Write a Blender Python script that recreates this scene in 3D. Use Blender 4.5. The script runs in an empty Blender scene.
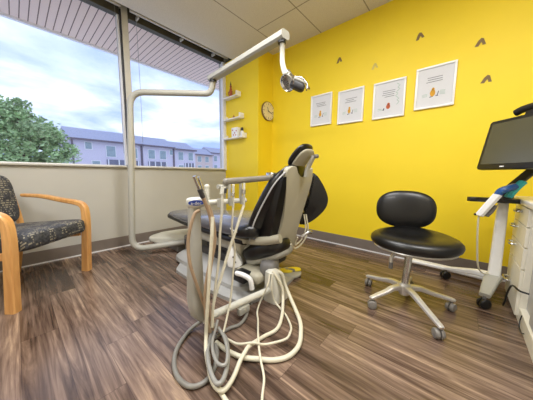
import bpy, bmesh, math, random
from mathutils import Vector, Matrix, noise
random.seed(7)
S = bpy.context.scene
COL = S.collection
PI = math.pi

# ---------------------------------------------------------------- camera
f = 222.4
cam_d = bpy.data.cameras.new('camera'); cam = bpy.data.objects.new('camera', cam_d); COL.objects.link(cam)
cam_d.sensor_fit = 'HORIZONTAL'; cam_d.sensor_width = 36.0; cam_d.lens = 36.0 * f / 533.0
cam_d.clip_start = 0.02; cam_d.clip_end = 500
R = Matrix(((0.663737, 0.080250, -0.743649), (-0.747927, 0.081457, -0.658764), (0.007710, 0.993441, 0.114088)))
M4 = R.to_4x4(); M4.translation = (0, 0, 0.915)
cam.matrix_world = M4
S.camera = cam
S.view_settings.view_transform = 'Standard'; S.view_settings.look = 'None'
S.view_settings.exposure = 0.55; S.view_settings.gamma = 1.0; S.view_settings.use_curve_mapping = False

# room numbers (metres)
XR, YW, ZC = 2.79, 3.15, 2.745        # yellow wall, window wall, ceiling
XL, YB = -1.6, -1.1                   # unseen left wall and wall behind the camera
XP, YP = 2.47, 2.365                  # corner pillar faces
SILL = 0.985

def lin(c):
    return tuple(((v / 255.0) / 12.92 if v / 255.0 <= 0.04045 else ((v / 255.0 + 0.055) / 1.055) ** 2.4) for v in c) + (1.0,)

# ---------------------------------------------------------------- world: cloudy sky
def build_world():
    w = bpy.data.worlds.new('sky'); S.world = w; w.use_nodes = True
    nt = w.node_tree; N = nt.nodes; L = nt.links; N.clear()
    out = N.new('ShaderNodeOutputWorld'); bg = N.new('ShaderNodeBackground')
    tc = N.new('ShaderNodeTexCoord')
    sep = N.new('ShaderNodeSeparateXYZ'); L.new(tc.outputs['Generated'], sep.inputs[0])
    zz = N.new('ShaderNodeMath'); zz.operation = 'ADD'; zz.inputs[1].default_value = 0.16; L.new(sep.outputs[2], zz.inputs[0])
    zm = N.new('ShaderNodeMath'); zm.operation = 'MAXIMUM'; zm.inputs[1].default_value = 0.08; L.new(zz.outputs[0], zm.inputs[0])
    dx = N.new('ShaderNodeMath'); dx.operation = 'DIVIDE'; L.new(sep.outputs[0], dx.inputs[0]); L.new(zm.outputs[0], dx.inputs[1])
    dy = N.new('ShaderNodeMath'); dy.operation = 'DIVIDE'; L.new(sep.outputs[1], dy.inputs[0]); L.new(zm.outputs[0], dy.inputs[1])
    cmb = N.new('ShaderNodeCombineXYZ'); L.new(dx.outputs[0], cmb.inputs[0]); L.new(dy.outputs[0], cmb.inputs[1])
    nz = N.new('ShaderNodeTexNoise'); nz.inputs['Scale'].default_value = 1.15; nz.inputs['Detail'].default_value = 7
    nz.inputs['Roughness'].default_value = 0.55; nz.inputs['Distortion'].default_value = 0.25
    L.new(cmb.outputs[0], nz.inputs['Vector'])
    rp = N.new('ShaderNodeValToRGB'); L.new(nz.outputs['Fac'], rp.inputs[0])
    e = rp.color_ramp.elements
    e[0].position = 0.36; e[0].color = lin((150, 172, 232))
    e[1].position = 0.74; e[1].color = lin((252, 253, 255))
    a = e.new(0.47); a.color = lin((184, 200, 240)); b = e.new(0.57); b.color = lin((222, 231, 250))
    L.new(rp.outputs[0], bg.inputs[0]); bg.inputs[1].default_value = 1.15
    L.new(bg.outputs[0], out.inputs[0])
build_world()

def area(name, loc, rot, sx, sy, power, color=(1, 1, 1), portal=False):
    d = bpy.data.lights.new(name, 'AREA'); d.shape = 'RECTANGLE'; d.size = sx; d.size_y = sy
    d.energy = power; d.color = color
    o = bpy.data.objects.new(name, d); COL.objects.link(o); o.location = loc; o.rotation_euler = rot
    if portal: d.cycles.is_portal = True
    return o
area('window_portal', (0.4, 3.22, 1.87), (-PI / 2, 0, 0), 4.0, 1.75, 1, portal=True)
LAMPS = [(0.85, 1.15), (0.85, -0.45), (-0.9, 1.3)]      # recessed ceiling panels, outside the frame
for lx, ly in LAMPS:
    area('ceiling_panel_light', (lx, ly, ZC - 0.02), (0, 0, 0), 0.58, 1.15, 31, (1.0, 0.99, 0.985))

# ---------------------------------------------------------------- materials
def nodes(name):
    m = bpy.data.materials.new(name); m.use_nodes = True
    nt = m.node_tree; return m, nt, nt.nodes, nt.links, nt.nodes['Principled BSDF']
def mat(name, rgb, rough=0.5, metal=0.0, var=0.06, scale=30.0, bump=0.0, coat=0.0, spec=0.5):
    m, nt, N, L, B = nodes(name)
    c = lin(rgb)
    tc = N.new('ShaderNodeTexCoord'); nz = N.new('ShaderNodeTexNoise'); nz.inputs['Scale'].default_value = scale; nz.inputs['Detail'].default_value = 3
    L.new(tc.outputs['Object'], nz.inputs['Vector'])
    r = N.new('ShaderNodeValToRGB'); L.new(nz.outputs['Fac'], r.inputs[0])
    r.color_ramp.elements[0].position = 0.3; r.color_ramp.elements[1].position = 0.7
    r.color_ramp.elements[0].color = tuple(v * (1 - var) for v in c[:3]) + (1,)
    r.color_ramp.elements[1].color = tuple(min(1, v * (1 + var)) for v in c[:3]) + (1,)
    L.new(r.outputs[0], B.inputs['Base Color'])
    B.inputs['Roughness'].default_value = rough; B.inputs['Metallic'].default_value = metal
    B.inputs['Coat Weight'].default_value = coat; B.inputs['Specular IOR Level'].default_value = spec
    if bump:
        bp = N.new('ShaderNodeBump'); bp.inputs['Strength'].default_value = bump; bp.inputs['Distance'].default_value = 0.002
        L.new(nz.outputs['Fac'], bp.inputs['Height']); L.new(bp.outputs[0], B.inputs['Normal'])
    return m

def math_node(N, L, op, a, b=None, c=None):
    n = N.new('ShaderNodeMath'); n.operation = op
    for i, v in enumerate((a, b, c)):
        if v is None: continue
        if isinstance(v, (int, float)): n.inputs[i].default_value = v
        else: L.new(v, n.inputs[i])
    return n.outputs[0]

def floor_material():
    m, nt, N, L, B = nodes('vinyl_planks')
    g = N.new('ShaderNodeNewGeometry'); sp = N.new('ShaderNodeSeparateXYZ'); L.new(g.outputs['Position'], sp.inputs[0])
    W, LEN = 0.152, 1.22
    u = math_node(N, L, 'DIVIDE', math_node(N, L, 'ADD', sp.outputs[0], 0.05), W); row = math_node(N, L, 'FLOOR', u)
    wn = N.new('ShaderNodeTexWhiteNoise'); wn.noise_dimensions = '1D'; L.new(row, wn.inputs['W'])
    v = math_node(N, L, 'ADD', math_node(N, L, 'DIVIDE', sp.outputs[1], LEN), wn.outputs['Value']); colu = math_node(N, L, 'FLOOR', v)
    cid = N.new('ShaderNodeCombineXYZ'); L.new(row, cid.inputs[0]); L.new(colu, cid.inputs[1])
    w2 = N.new('ShaderNodeTexWhiteNoise'); w2.noise_dimensions = '3D'; L.new(cid.outputs[0], w2.inputs['Vector'])
    # long grain: stretched noise, shifted per plank
    gx = math_node(N, L, 'ADD', math_node(N, L, 'MULTIPLY', sp.outputs[0], 1.0), math_node(N, L, 'MULTIPLY', w2.outputs['Value'], 37.0))
    gv = N.new('ShaderNodeCombineXYZ'); L.new(math_node(N, L, 'MULTIPLY', gx, 12.0), gv.inputs[0]); L.new(math_node(N, L, 'MULTIPLY', sp.outputs[1], 0.8), gv.inputs[1])
    L.new(math_node(N, L, 'MULTIPLY', w2.outputs['Value'], 20.0), gv.inputs[2])
    n1 = N.new('ShaderNodeTexNoise'); n1.inputs['Scale'].default_value = 1.0; n1.inputs['Detail'].default_value = 6; n1.inputs['Roughness'].default_value = 0.62
    n1.inputs['Distortion'].default_value = 2.2; L.new(gv.outputs[0], n1.inputs['Vector'])
    fv = N.new('ShaderNodeCombineXYZ'); L.new(math_node(N, L, 'MULTIPLY', gx, 60.0), fv.inputs[0]); L.new(math_node(N, L, 'MULTIPLY', sp.outputs[1], 3.0), fv.inputs[1])
    n2 = N.new('ShaderNodeTexNoise'); n2.inputs['Scale'].default_value = 1.0; n2.inputs['Detail'].default_value = 4; n2.inputs['Distortion'].default_value = 0.5
    L.new(fv.outputs[0], n2.inputs['Vector'])
    t = math_node(N, L, 'ADD', math_node(N, L, 'MULTIPLY', n1.outputs['Fac'], 1.25), math_node(N, L, 'MULTIPLY', w2.outputs['Value'], 0.26))
    t = math_node(N, L, 'ADD', t, math_node(N, L, 'MULTIPLY', n2.outputs['Fac'], 0.45))
    t = math_node(N, L, 'SUBTRACT', t, 0.51)
    r = N.new('ShaderNodeValToRGB'); L.new(t, r.inputs[0])
    e = r.color_ramp.elements
    e[0].position = 0.18; e[0].color = lin((56, 42, 34)); e[1].position = 0.86; e[1].color = lin((200, 172, 142))
    for p, c in ((0.34, (82, 64, 53)), (0.48, (108, 88, 75)), (0.62, (132, 110, 95)), (0.74, (160, 136, 114))):
        x = e.new(p); x.color = lin(c)
    # plank seams
    fu = math_node(N, L, 'FRACT', u); du = math_node(N, L, 'MINIMUM', fu, math_node(N, L, 'SUBTRACT', 1.0, fu))
    fvv = math_node(N, L, 'FRACT', v); dv = math_node(N, L, 'MULTIPLY', math_node(N, L, 'MINIMUM', fvv, math_node(N, L, 'SUBTRACT', 1.0, fvv)), LEN / W)
    seam = math_node(N, L, 'LESS_THAN', math_node(N, L, 'MINIMUM', du, dv), 0.008)
    mx = N.new('ShaderNodeMix'); mx.data_type = 'RGBA'; L.new(math_node(N, L, 'MULTIPLY', seam, 0.6), mx.inputs[0])
    L.new(r.outputs[0], mx.inputs[6]); mx.inputs[7].default_value = lin((52, 40, 36))
    L.new(mx.outputs[2], B.inputs['Base Color'])
    B.inputs['Roughness'].default_value = 0.27; B.inputs['Specular IOR Level'].default_value = 0.65
    bp = N.new('ShaderNodeBump'); bp.inputs['Strength'].default_value = 0.12; bp.inputs['Distance'].default_value = 0.002
    L.new(n2.outputs['Fac'], bp.inputs['Height']); L.new(bp.outputs[0], B.inputs['Normal'])
    return m

def ceiling_material():
    m, nt, N, L, B = nodes('ceiling_tiles')
    g = N.new('ShaderNodeNewGeometry'); sp = N.new('ShaderNodeSeparateXYZ'); L.new(g.outputs['Position'], sp.inputs[0])
    def line(sock, off, step):
        q = math_node(N, L, 'DIVIDE', math_node(N, L, 'SUBTRACT', sock, off), step)
        fr = math_node(N, L, 'FRACT', math_node(N, L, 'ADD', q, 20.0))
        d = math_node(N, L, 'MINIMUM', fr, math_node(N, L, 'SUBTRACT', 1.0, fr))
        return math_node(N, L, 'LESS_THAN', math_node(N, L, 'MULTIPLY', d, step), 0.006)
    lx = line(sp.outputs[0], 2.21, 1.22); ly = line(sp.outputs[1], 2.14, 0.595)
    near = math_node(N, L, 'LESS_THAN', sp.outputs[1], 2.147)
    k = math_node(N, L, 'MULTIPLY', math_node(N, L, 'MAXIMUM', lx, ly), near)
    nz = N.new('ShaderNodeTexNoise'); nz.inputs['Scale'].default_value = 160; nz.inputs['Detail'].default_value = 2; L.new(g.outputs['Position'], nz.inputs['Vector'])
    r = N.new('ShaderNodeValToRGB'); L.new(nz.outputs['Fac'], r.inputs[0])
    r.color_ramp.elements[0].position = 0.3; r.color_ramp.elements[0].color = lin((206, 200, 190)); r.color_ramp.elements[1].position = 0.55; r.color_ramp.elements[1].color = lin((222, 217, 208))
    mx = N.new('ShaderNodeMix'); mx.data_type = 'RGBA'; L.new(k, mx.inputs[0]); L.new(r.outputs[0], mx.inputs[6]); mx.inputs[7].default_value = lin((150, 143, 132))
    L.new(mx.outputs[2], B.inputs['Base Color']); B.inputs['Roughness'].default_value = 0.9
    return m

def stripes_material(name, base, dark, step, width, axis=0, rough=0.6):
    m, nt, N, L, B = nodes(name)
    g = N.new('ShaderNodeNewGeometry'); sp = N.new('ShaderNodeSeparateXYZ'); L.new(g.outputs['Position'], sp.inputs[0])
    fr = math_node(N, L, 'FRACT', math_node(N, L, 'ADD', math_node(N, L, 'DIVIDE', math_node(N, L, 'SUBTRACT', sp.outputs[axis], 0.035), step), 200.0))
    k = math_node(N, L, 'LESS_THAN', fr, width)
    mx = N.new('ShaderNodeMix'); mx.data_type = 'RGBA'; L.new(k, mx.inputs[0]); mx.inputs[6].default_value = lin(base); mx.inputs[7].default_value = lin(dark)
    L.new(mx.outputs[2], B.inputs['Base Color']); B.inputs['Roughness'].default_value = rough
    return m

def fabric_material():
    m, nt, N, L, B = nodes('patterned_fabric')
    tc = N.new('ShaderNodeTexCoord'); sp = N.new('ShaderNodeSeparateXYZ'); L.new(tc.outputs['Object'], sp.inputs[0])
    # short cream dashes scattered on a dark weave; lies on whichever two axes the surface spans
    v = N.new('ShaderNodeCombineXYZ')
    yz = math_node(N, L, 'ADD', sp.outputs[1], math_node(N, L, 'MULTIPLY', sp.outputs[2], 1.0))
    row = math_node(N, L, 'FLOOR', math_node(N, L, 'DIVIDE', yz, 0.021))
    fr = math_node(N, L, 'FRACT', math_node(N, L, 'DIVIDE', yz, 0.021))
    L.new(math_node(N, L, 'FLOOR', math_node(N, L, 'DIVIDE', sp.outputs[0], 0.007)), v.inputs[0]); L.new(row, v.inputs[1])
    w = N.new('ShaderNodeTexWhiteNoise'); w.noise_dimensions = '3D'; L.new(v.outputs[0], w.inputs['Vector'])
    v2 = N.new('ShaderNodeCombineXYZ'); L.new(math_node(N, L, 'FLOOR', math_node(N, L, 'DIVIDE', sp.outputs[0], 0.055)), v2.inputs[0]); L.new(math_node(N, L, 'FLOOR', math_node(N, L, 'DIVIDE', yz, 0.056)), v2.inputs[1])
    w2 = N.new('ShaderNodeTexWhiteNoise'); w2.noise_dimensions = '3D'; L.new(v2.outputs[0], w2.inputs['Vector'])
    k = math_node(N, L, 'MULTIPLY', math_node(N, L, 'GREATER_THAN', w.outputs['Value'], 0.50), math_node(N, L, 'GREATER_THAN', fr, 0.45))
    k = math_node(N, L, 'MULTIPLY', k, math_node(N, L, 'GREATER_THAN', w2.outputs['Value'], 0.35))
    nz = N.new('ShaderNodeTexNoise'); nz.inputs['Scale'].default_value = 60; L.new(tc.outputs['Object'], nz.inputs['Vector'])
    r = N.new('ShaderNodeValToRGB'); L.new(nz.outputs['Fac'], r.inputs[0]); r.color_ramp.elements[0].position = 0.35; r.color_ramp.elements[0].color = lin((38, 40, 46)); r.color_ramp.elements[1].position = 0.7; r.color_ramp.elements[1].color = lin((78, 80, 86))
    mx = N.new('ShaderNodeMix'); mx.data_type = 'RGBA'; L.new(k, mx.inputs[0]); L.new(r.outputs[0], mx.inputs[6]); mx.inputs[7].default_value = lin((150, 144, 126))
    L.new(mx.outputs[2], B.inputs['Base Color']); B.inputs['Roughness'].default_value = 0.55
    return m

def wood_material(name, a, b, scale=14.0):
    m, nt, N, L, B = nodes(name)
    tc = N.new('ShaderNodeTexCoord'); mp = N.new('ShaderNodeMapping'); L.new(tc.outputs['Object'], mp.inputs[0]); mp.inputs['Scale'].default_value = (1.2, 1.2, 0.12)
    nz = N.new('ShaderNodeTexNoise'); nz.inputs['Scale'].default_value = scale * 2; nz.inputs['Detail'].default_value = 5; nz.inputs['Distortion'].default_value = 0.8
    L.new(mp.outputs[0], nz.inputs['Vector'])
    r = N.new('ShaderNodeValToRGB'); L.new(nz.outputs['Fac'], r.inputs[0]); r.color_ramp.elements[0].position = 0.3; r.color_ramp.elements[1].position = 0.7
    r.color_ramp.elements[0].color = lin(a); r.color_ramp.elements[1].color = lin(b)
    L.new(r.outputs[0], B.inputs['Base Color']); B.inputs['Roughness'].default_value = 0.3; B.inputs['Coat Weight'].default_value = 0.3
    return m

def glass_material(name, tint=(0.97, 0.985, 1.0), gloss=0.012):
    m = bpy.data.materials.new(name); m.use_nodes = True; nt = m.node_tree; N = nt.nodes; L = nt.links; N.clear()
    o = N.new('ShaderNodeOutputMaterial'); mx = N.new('ShaderNodeMixShader'); t = N.new('ShaderNodeBsdfTransparent'); g = N.new('ShaderNodeBsdfGlossy')
    t.inputs[0].default_value = (*tint, 1); g.inputs['Roughness'].default_value = 0.3; g.inputs[0].default_value = (0.9, 0.95, 1, 1)
    mx.inputs[0].default_value = gloss; L.new(t.outputs[0], mx.inputs[1]); L.new(g.outputs[0], mx.inputs[2]); L.new(mx.outputs[0], o.inputs[0])
    return m
def emit_material(name, rgb, s):
    m, nt, N, L, B = nodes(name)
    B.inputs['Base Color'].default_value = lin(rgb); B.inputs['Emission Color'].default_value = lin(rgb); B.inputs['Emission Strength'].default_value = s
    return m

M = dict(
    floor=floor_material(), ceil=ceiling_material(),
    yellow=mat('yellow_paint', (240, 211, 34), 0.55, var=0.015, scale=3, bump=0.0),
    cream=mat('cream_paint', (188, 186, 178), 0.7, var=0.02, scale=4),
    white_wall=mat('off_white_paint', (214, 206, 188), 0.7, var=0.02, scale=4),
    base=mat('rubber_baseboard', (122, 112, 104), 0.45, var=0.05, scale=12),
    frame=mat('window_frame_aluminium', (196, 192, 182), 0.4, 0.15, var=0.03),
    frame_w=mat('window_jamb_white', (232, 232, 234), 0.4, var=0.02),
    dark_frame=mat('window_head_bronze', (84, 80, 70), 0.55, var=0.08),
    soffit=stripes_material('soffit_boards', (232, 208, 194), (116, 92, 84), 0.079, 0.13),
    fascia=mat('fascia_white', (235, 235, 238), 0.5),
    glass=glass_material('window_glass'),
    unit=mat('cream_plastic', (208, 207, 196), 0.35, var=0.02, scale=8, coat=0.2),
    unit_grey=mat('warm_grey_plastic', (172, 171, 162), 0.42, var=0.03, scale=8),
    upper=mat('taupe_plastic', (132, 127, 118), 0.4, var=0.03),
    shell=mat('beige_backrest_plastic', (172, 167, 148), 0.45, var=0.02, scale=8),
    base_grey=mat('light_grey_cover', (158, 158, 156), 0.4, var=0.02, scale=8, coat=0.15),
    black_up=mat('black_upholstery', (12, 12, 14), 0.3, var=0.1, scale=40, coat=0.12),
    legrest=mat('upholstery_window_sheen', (96, 98, 108), 0.22, var=0.08, scale=30, coat=0.5),  # blue-grey base colour carries the window's reflection on the pad
    piping=mat('silver_piping', (205, 205, 205), 0.35, 0.2),
    black=mat('black_plastic', (22, 22, 24), 0.4, var=0.1),
    dark=mat('dark_grey_plastic', (58, 58, 60), 0.45, var=0.06),
    grey=mat('mid_grey_plastic', (118, 116, 114), 0.45, var=0.06),
    chrome=mat('chrome', (205, 205, 205), 0.16, 0.95, var=0.02),
    alu=mat('brushed_aluminium', (215, 213, 208), 0.32, 0.55, var=0.03),
    hose=mat('cream_hose_rubber', (214, 209, 188), 0.4, var=0.03),
    hose_tan=mat('tan_hose_rubber', (168, 144, 118), 0.45, var=0.05),
    hose_grey=mat('grey_hose_rubber', (128, 126, 120), 0.4, var=0.05),
    hose_clear=mat('translucent_tubing', (148, 147, 142), 0.25, var=0.05),
    white=mat('white_plastic', (238, 238, 236), 0.35, var=0.01, coat=0.2),
    laminate=mat('white_laminate', (236, 232, 216), 0.35, var=0.015),
    laminate_grey=mat('light_grey_laminate', (188, 188, 188), 0.4, var=0.02),
    counter=mat('white_countertop', (244, 242, 236), 0.25, var=0.01),
    wood=wood_material('honey_oak', (200, 142, 80), (226, 174, 108)),
    fabric=fabric_material(),
    stool=mat('black_leatherette', (12, 12, 12), 0.36, var=0.1, scale=60, coat=0.1),
    caster=mat('grey_caster_rubber', (128, 124, 118), 0.5, var=0.05),
    blue=mat('blue_label', (42, 70, 160), 0.35, var=0.02),
    navy=mat('blue_sleeve_plastic', (26, 74, 132), 0.35, var=0.05),
    teal=mat('teal_sleeve_plastic', (32, 158, 160), 0.35, var=0.05),
    yellow_tag=mat('yellow_plastic', (240, 216, 40), 0.45, var=0.03),
    paper=mat('white_paper', (214, 215, 218), 0.8, var=0.01),
    mount=mat('pale_print_paper', (226, 228, 226), 0.8, var=0.03, scale=20),
    decal=mat('brown_wall_decal', (120, 96, 56), 0.6, var=0.05),
    decal_pale=mat('pale_wall_decal', (206, 186, 96), 0.6, var=0.05),
    ink=mat('grey_ink', (128, 130, 134), 0.8), ink_y=mat('ochre_ink', (214, 160, 52), 0.8), ink_b=mat('dark_blue_ink', (88, 92, 112), 0.8),
    ink_g=mat('pale_green_ink', (166, 190, 178), 0.8), ink_r=mat('rust_ink', (190, 96, 60), 0.8),
    screen=mat('screen_glass_reflection_tone', (84, 82, 64), 0.16, var=0.0),  # reflection of the lit room is put into this olive-grey base colour
    figurine=mat('rust_glaze', (168, 84, 44), 0.4, var=0.15, scale=40), 
    roof=mat('slate_shingles', (164, 167, 186), 0.8, var=0.12, scale=6),
    siding=mat('pale_siding', (214, 208, 222), 0.7, var=0.02, scale=2),
    siding_warm=mat('warm_siding', (214, 196, 190), 0.7, var=0.02, scale=2),
    trim_d=mat('brown_downpipe', (110, 100, 112), 0.6),
    pane=mat('house_window_glass', (150, 168, 174), 0.2, var=0.15, scale=1.5),
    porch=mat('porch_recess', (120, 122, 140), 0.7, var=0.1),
    leaf=mat('leaves', (170, 196, 140), 0.6, var=0.45, scale=2.2), bark=mat('bark', (96, 84, 72), 0.9, var=0.2),
    ground=mat('far_ground', (196, 192, 184), 0.9, var=0.2, scale=0.3),
)

# ---------------------------------------------------------------- builders
WM = {}          # world matrices of what has been built
def finish(bm, name, m, smooth):
    bmesh.ops.recalc_face_normals(bm, faces=bm.faces)
    me = bpy.data.meshes.new(name); bm.to_mesh(me); bm.free()
    if m is not None:
        for mm in (m if isinstance(m, (list, tuple)) else [m]): me.materials.append(mm)
    if smooth:
        for p in me.polygons: p.use_smooth = True
        try: me.set_sharp_from_angle(angle=math.radians(38))
        except Exception: pass
    return me
def obj(name, bm, m, parent=None, smooth=True):
    """link bm (world coordinates) as one mesh object; origin at the bottom centre"""
    bm.verts.ensure_lookup_table()
    lo = Vector((min(v.co[i] for v in bm.verts) for i in range(3))); hi = Vector((max(v.co[i] for v in bm.verts) for i in range(3)))
    org = Vector(((lo.x + hi.x) / 2, (lo.y + hi.y) / 2, lo.z))
    W = Matrix.Translation(org)
    if parent is not None:
        PM = WM[parent.name]; W = PM.copy(); W.translation = org
    bmesh.ops.transform(bm, matrix=W.inverted(), verts=bm.verts)
    o = bpy.data.objects.new(name, finish(bm, name, m, smooth)); COL.objects.link(o)
    if parent is not None:
        o.parent = parent; o.matrix_basis = WM[parent.name].inverted() @ W
    else: o.matrix_basis = W
    WM[o.name] = W
    return o
def tag(o, label=None, cat=None, group=None, kind=None):
    if label: o['label'] = label
    if cat: o['category'] = cat
    if group: o['group'] = group
    if kind: o['kind'] = kind
    return o
def thing(name, label, cat, loc, rz=0.0, group=None):
    o = bpy.data.objects.new(name, None); COL.objects.link(o); o.empty_display_size = 0.1
    o.location = loc; o.rotation_euler = (0, 0, rz)
    WM[o.name] = Matrix.Translation(loc) @ Matrix.Rotation(rz, 4, 'Z')
    return tag(o, label, cat, group)
def struct(name, bm, m, smooth=False, parent=None):
    o = obj(name, bm, m, parent, smooth)
    if parent is None: o['kind'] = 'structure'
    return o
def BM(): return bmesh.new()
def xf(loc=(0, 0, 0), rz=0.0, rx=0.0, ry=0.0):
    return Matrix.Translation(loc) @ Matrix.Rotation(rz, 4, 'Z') @ Matrix.Rotation(ry, 4, 'Y') @ Matrix.Rotation(rx, 4, 'X')
def box(bm, x0, x1, y0, y1, z0, z1, bev=0.0, mtx=None, seg=2):
    t = bmesh.new()
    vs = [t.verts.new((x, y, z)) for x in (x0, x1) for y in (y0, y1) for z in (z0, z1)]
    for q in ((0, 1, 3, 2), (4, 6, 7, 5), (0, 4, 5, 1), (2, 3, 7, 6), (0, 2, 6, 4), (1, 5, 7, 3)): t.faces.new([vs[i] for i in q])
    if bev: bmesh.ops.bevel(t, geom=t.edges[:], offset=bev, segments=seg, affect='EDGES', profile=0.5)
    if mtx is not None: bmesh.ops.transform(t, matrix=mtx, verts=t.verts)
    merge(bm, t); return bm
def merge(bm, t):
    me = bpy.data.meshes.new('tmp'); t.to_mesh(me); t.free(); bm.from_mesh(me); bpy.data.meshes.remove(me)
def spline(pts, n=6):
    P = [Vector(p) for p in pts]
    if len(P) < 3: return P
    Q = [P[0] * 2 - P[1]] + P + [P[-1] * 2 - P[-2]]; out = []
    for i in range(1, len(Q) - 2):
        for k in range(n):
            t = k / n; a, b, c, d = Q[i - 1], Q[i], Q[i + 1], Q[i + 2]
            out.append(0.5 * ((2 * b) + (c - a) * t + (2 * a - 5 * b + 4 * c - d) * t * t + (3 * b - a - 3 * c + d) * t ** 3))
    out.append(P[-1]); return out
def loft(bm, rings, cap=True):
    t = bmesh.new(); R_ = [[t.verts.new(p) for p in r] for r in rings]; n = len(R_[0])
    for a, b in zip(R_, R_[1:]):
        for i in range(n): t.faces.new((a[i], a[(i + 1) % n], b[(i + 1) % n], b[i]))
    if cap:
        t.faces.new(list(reversed(R_[0]))); t.faces.new(R_[-1])
    merge(bm, t); return bm
def tube(bm, pts, r, seg=12, smooth=6, sharp=False):
    P = [Vector(p) for p in pts] if sharp else spline(pts, smooth)
    n = len(P); rings = []; up = None
    for i, p in enumerate(P):
        d = (P[min(i + 1, n - 1)] - P[max(i - 1, 0)]).normalized()
        if up is None:
            up = Vector((0, 0, 1)) if abs(d.z) < 0.9 else Vector((1, 0, 0))
        s = d.cross(up).normalized(); up = s.cross(d).normalized()
        rr = r if isinstance(r, (int, float)) else r[0] + (r[1] - r[0]) * i / (n - 1)
        rings.append([p + (s * math.cos(a) + up * math.sin(a)) * rr for a in [2 * PI * k / seg for k in range(seg)]])
    return loft(bm, rings)
def rounded_path(pts, rad, n=7):
    """polyline with filleted corners"""
    P = [Vector(p) for p in pts]; out = [P[0]]
    for i in range(1, len(P) - 1):
        a = (P[i - 1] - P[i]); b = (P[i + 1] - P[i]); r = min(rad, a.length * 0.49, b.length * 0.49)
        A = P[i] + a.normalized() * r; Bp = P[i] + b.normalized() * r
        for k in range(n + 1):
            t = k / n; out.append(A * (1 - t) ** 2 + P[i] * 2 * t * (1 - t) + Bp * t * t)
    out.append(P[-1]); return out
def lathe(bm, prof, seg=24, mtx=None):
    rings = [[Vector((r * math.cos(2 * PI * k / seg), r * math.sin(2 * PI * k / seg), z)) for k in range(seg)] for r, z in prof]
    t = bmesh.new(); loft(t, rings)
    if mtx is not None: bmesh.ops.transform(t, matrix=mtx, verts=t.verts)
    merge(bm, t); return bm
def sgnpow(v, e): return math.copysign(abs(v) ** e, v)
def super_e(bm, rx, ry, rz, e1=1.0, e2=1.0, mtx=None, nu=28, nv=16):
    rings = []
    for j in range(1, nv):
        v = -PI / 2 + PI * j / nv; cv, sv = sgnpow(math.cos(v), e1), sgnpow(math.sin(v), e1)
        rings.append([Vector((rx * cv * sgnpow(math.cos(2 * PI * i / nu), e2), ry * cv * sgnpow(math.sin(2 * PI * i / nu), e2), rz * sv)) for i in range(nu)])
    t = bmesh.new(); loft(t, rings)
    if mtx is not None: bmesh.ops.transform(t, matrix=mtx, verts=t.verts)
    merge(bm, t); return bm
def prism(bm, outline, d0, d1, mtx, bev=0.0, seg=2):
    """outline in local XY, extruded along local Z from d0 to d1"""
    t = bmesh.new(); a = [t.verts.new((x, y, d0)) for x, y in outline]; b = [t.verts.new((x, y, d1)) for x, y in outline]; n = len(a)
    fa = t.faces.new(list(reversed(a))); fb = t.faces.new(b)
    for i in range(n): t.faces.new((a[i], a[(i + 1) % n], b[(i + 1) % n], b[i]))
    if bev:
        ed = list(fa.edges) + list(fb.edges); bmesh.ops.bevel(t, geom=ed, offset=bev, segments=seg, affect='EDGES', profile=0.5)
    bmesh.ops.transform(t, matrix=mtx, verts=t.verts); merge(bm, t); return bm
def smooth_outline(pts, n=5):
    P = [Vector((x, y, 0)) for x, y in pts]; m = len(P); out = []
    for i in range(m):
        a, b, c, d = P[(i - 1) % m], P[i], P[(i + 1) % m], P[(i + 2) % m]
        for k in range(n):
            t = k / n; q = 0.5 * ((2 * b) + (c - a) * t + (2 * a - 5 * b + 4 * c - d) * t * t + (3 * b - a - 3 * c + d) * t ** 3)
            out.append((q.x, q.y))
    return out
def frame(x, y, z, o):
    m = Matrix((x, y, z)).transposed().to_4x4(); m.translation = Vector(o); return m
def ribbon(bm, pts, side, w, th, bev=0.006, smooth=6, sharp=False):
    """flat bar of width w (along side) and thickness th swept along pts"""
    P = [Vector(p) for p in pts] if sharp else spline(pts, smooth); n = len(P); side = Vector(side).normalized(); rings = []
    for i, p in enumerate(P):
        d = (P[min(i + 1, n - 1)] - P[max(i - 1, 0)]).normalized(); nn = d.cross(side).normalized()
        ww = (w if isinstance(w, (int, float)) else w[0] + (w[1] - w[0]) * i / (n - 1)) / 2; hh = (th if isinstance(th, (int, float)) else th[0] + (th[1] - th[0]) * i / (n - 1)) / 2; b = min(bev, hh * 0.9, ww * 0.9)
        rings.append([p + side * a + nn * c for a, c in ((-ww + b, -hh), (ww - b, -hh), (ww, -hh + b), (ww, hh - b), (ww - b, hh), (-ww + b, hh), (-ww, hh - b), (-ww, -hh + b))])
    return loft(bm, rings)

# ================================================================= the room
def quad_slab(name, m, *b): return struct(name, box(BM(), *b), m)
quad_slab('floor', M['floor'], XL - .1, XR + .1, YB - .1, YW + .1, -0.06, 0.0)
quad_slab('ceiling', M['ceil'], XL - .1, XR + .1, YB - .1, 2.955, ZC, ZC + 0.06)
quad_slab('wall_right', M['yellow'], XR, XR + .1, YB - .1, YW + .1, 0.0, ZC + .25)
quad_slab('wall_left', M['white_wall'], XL - .1, XL, YB - .1, YW + .1, 0.0, ZC + .25)
quad_slab('wall_rear', M['white_wall'], XL, XR, YB - .1, YB, 0.0, ZC)
quad_slab('wall_corner', M['yellow'], XP, XR, YP, YW, 0.0, ZC)
bm = BM()
box(bm, XL, XP, YW, YW + .14, 0.0, SILL); box(bm, XL, -1.25, YW, YW + .14, SILL, ZC + .25); box(bm, 2.46, XR, YW, YW + .14, SILL, ZC + .25)
struct('wall_window', bm, M['cream'])
bm = BM(); box(bm, XL, XR, YW - .0, YW + .14, ZC + .10, ZC + .25); box(bm, XL, XR, 2.955, YW + .14, ZC + .22, ZC + .30)
box(bm, XL, XR, 2.955, 2.975, ZC + .06, ZC + .25)
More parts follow.
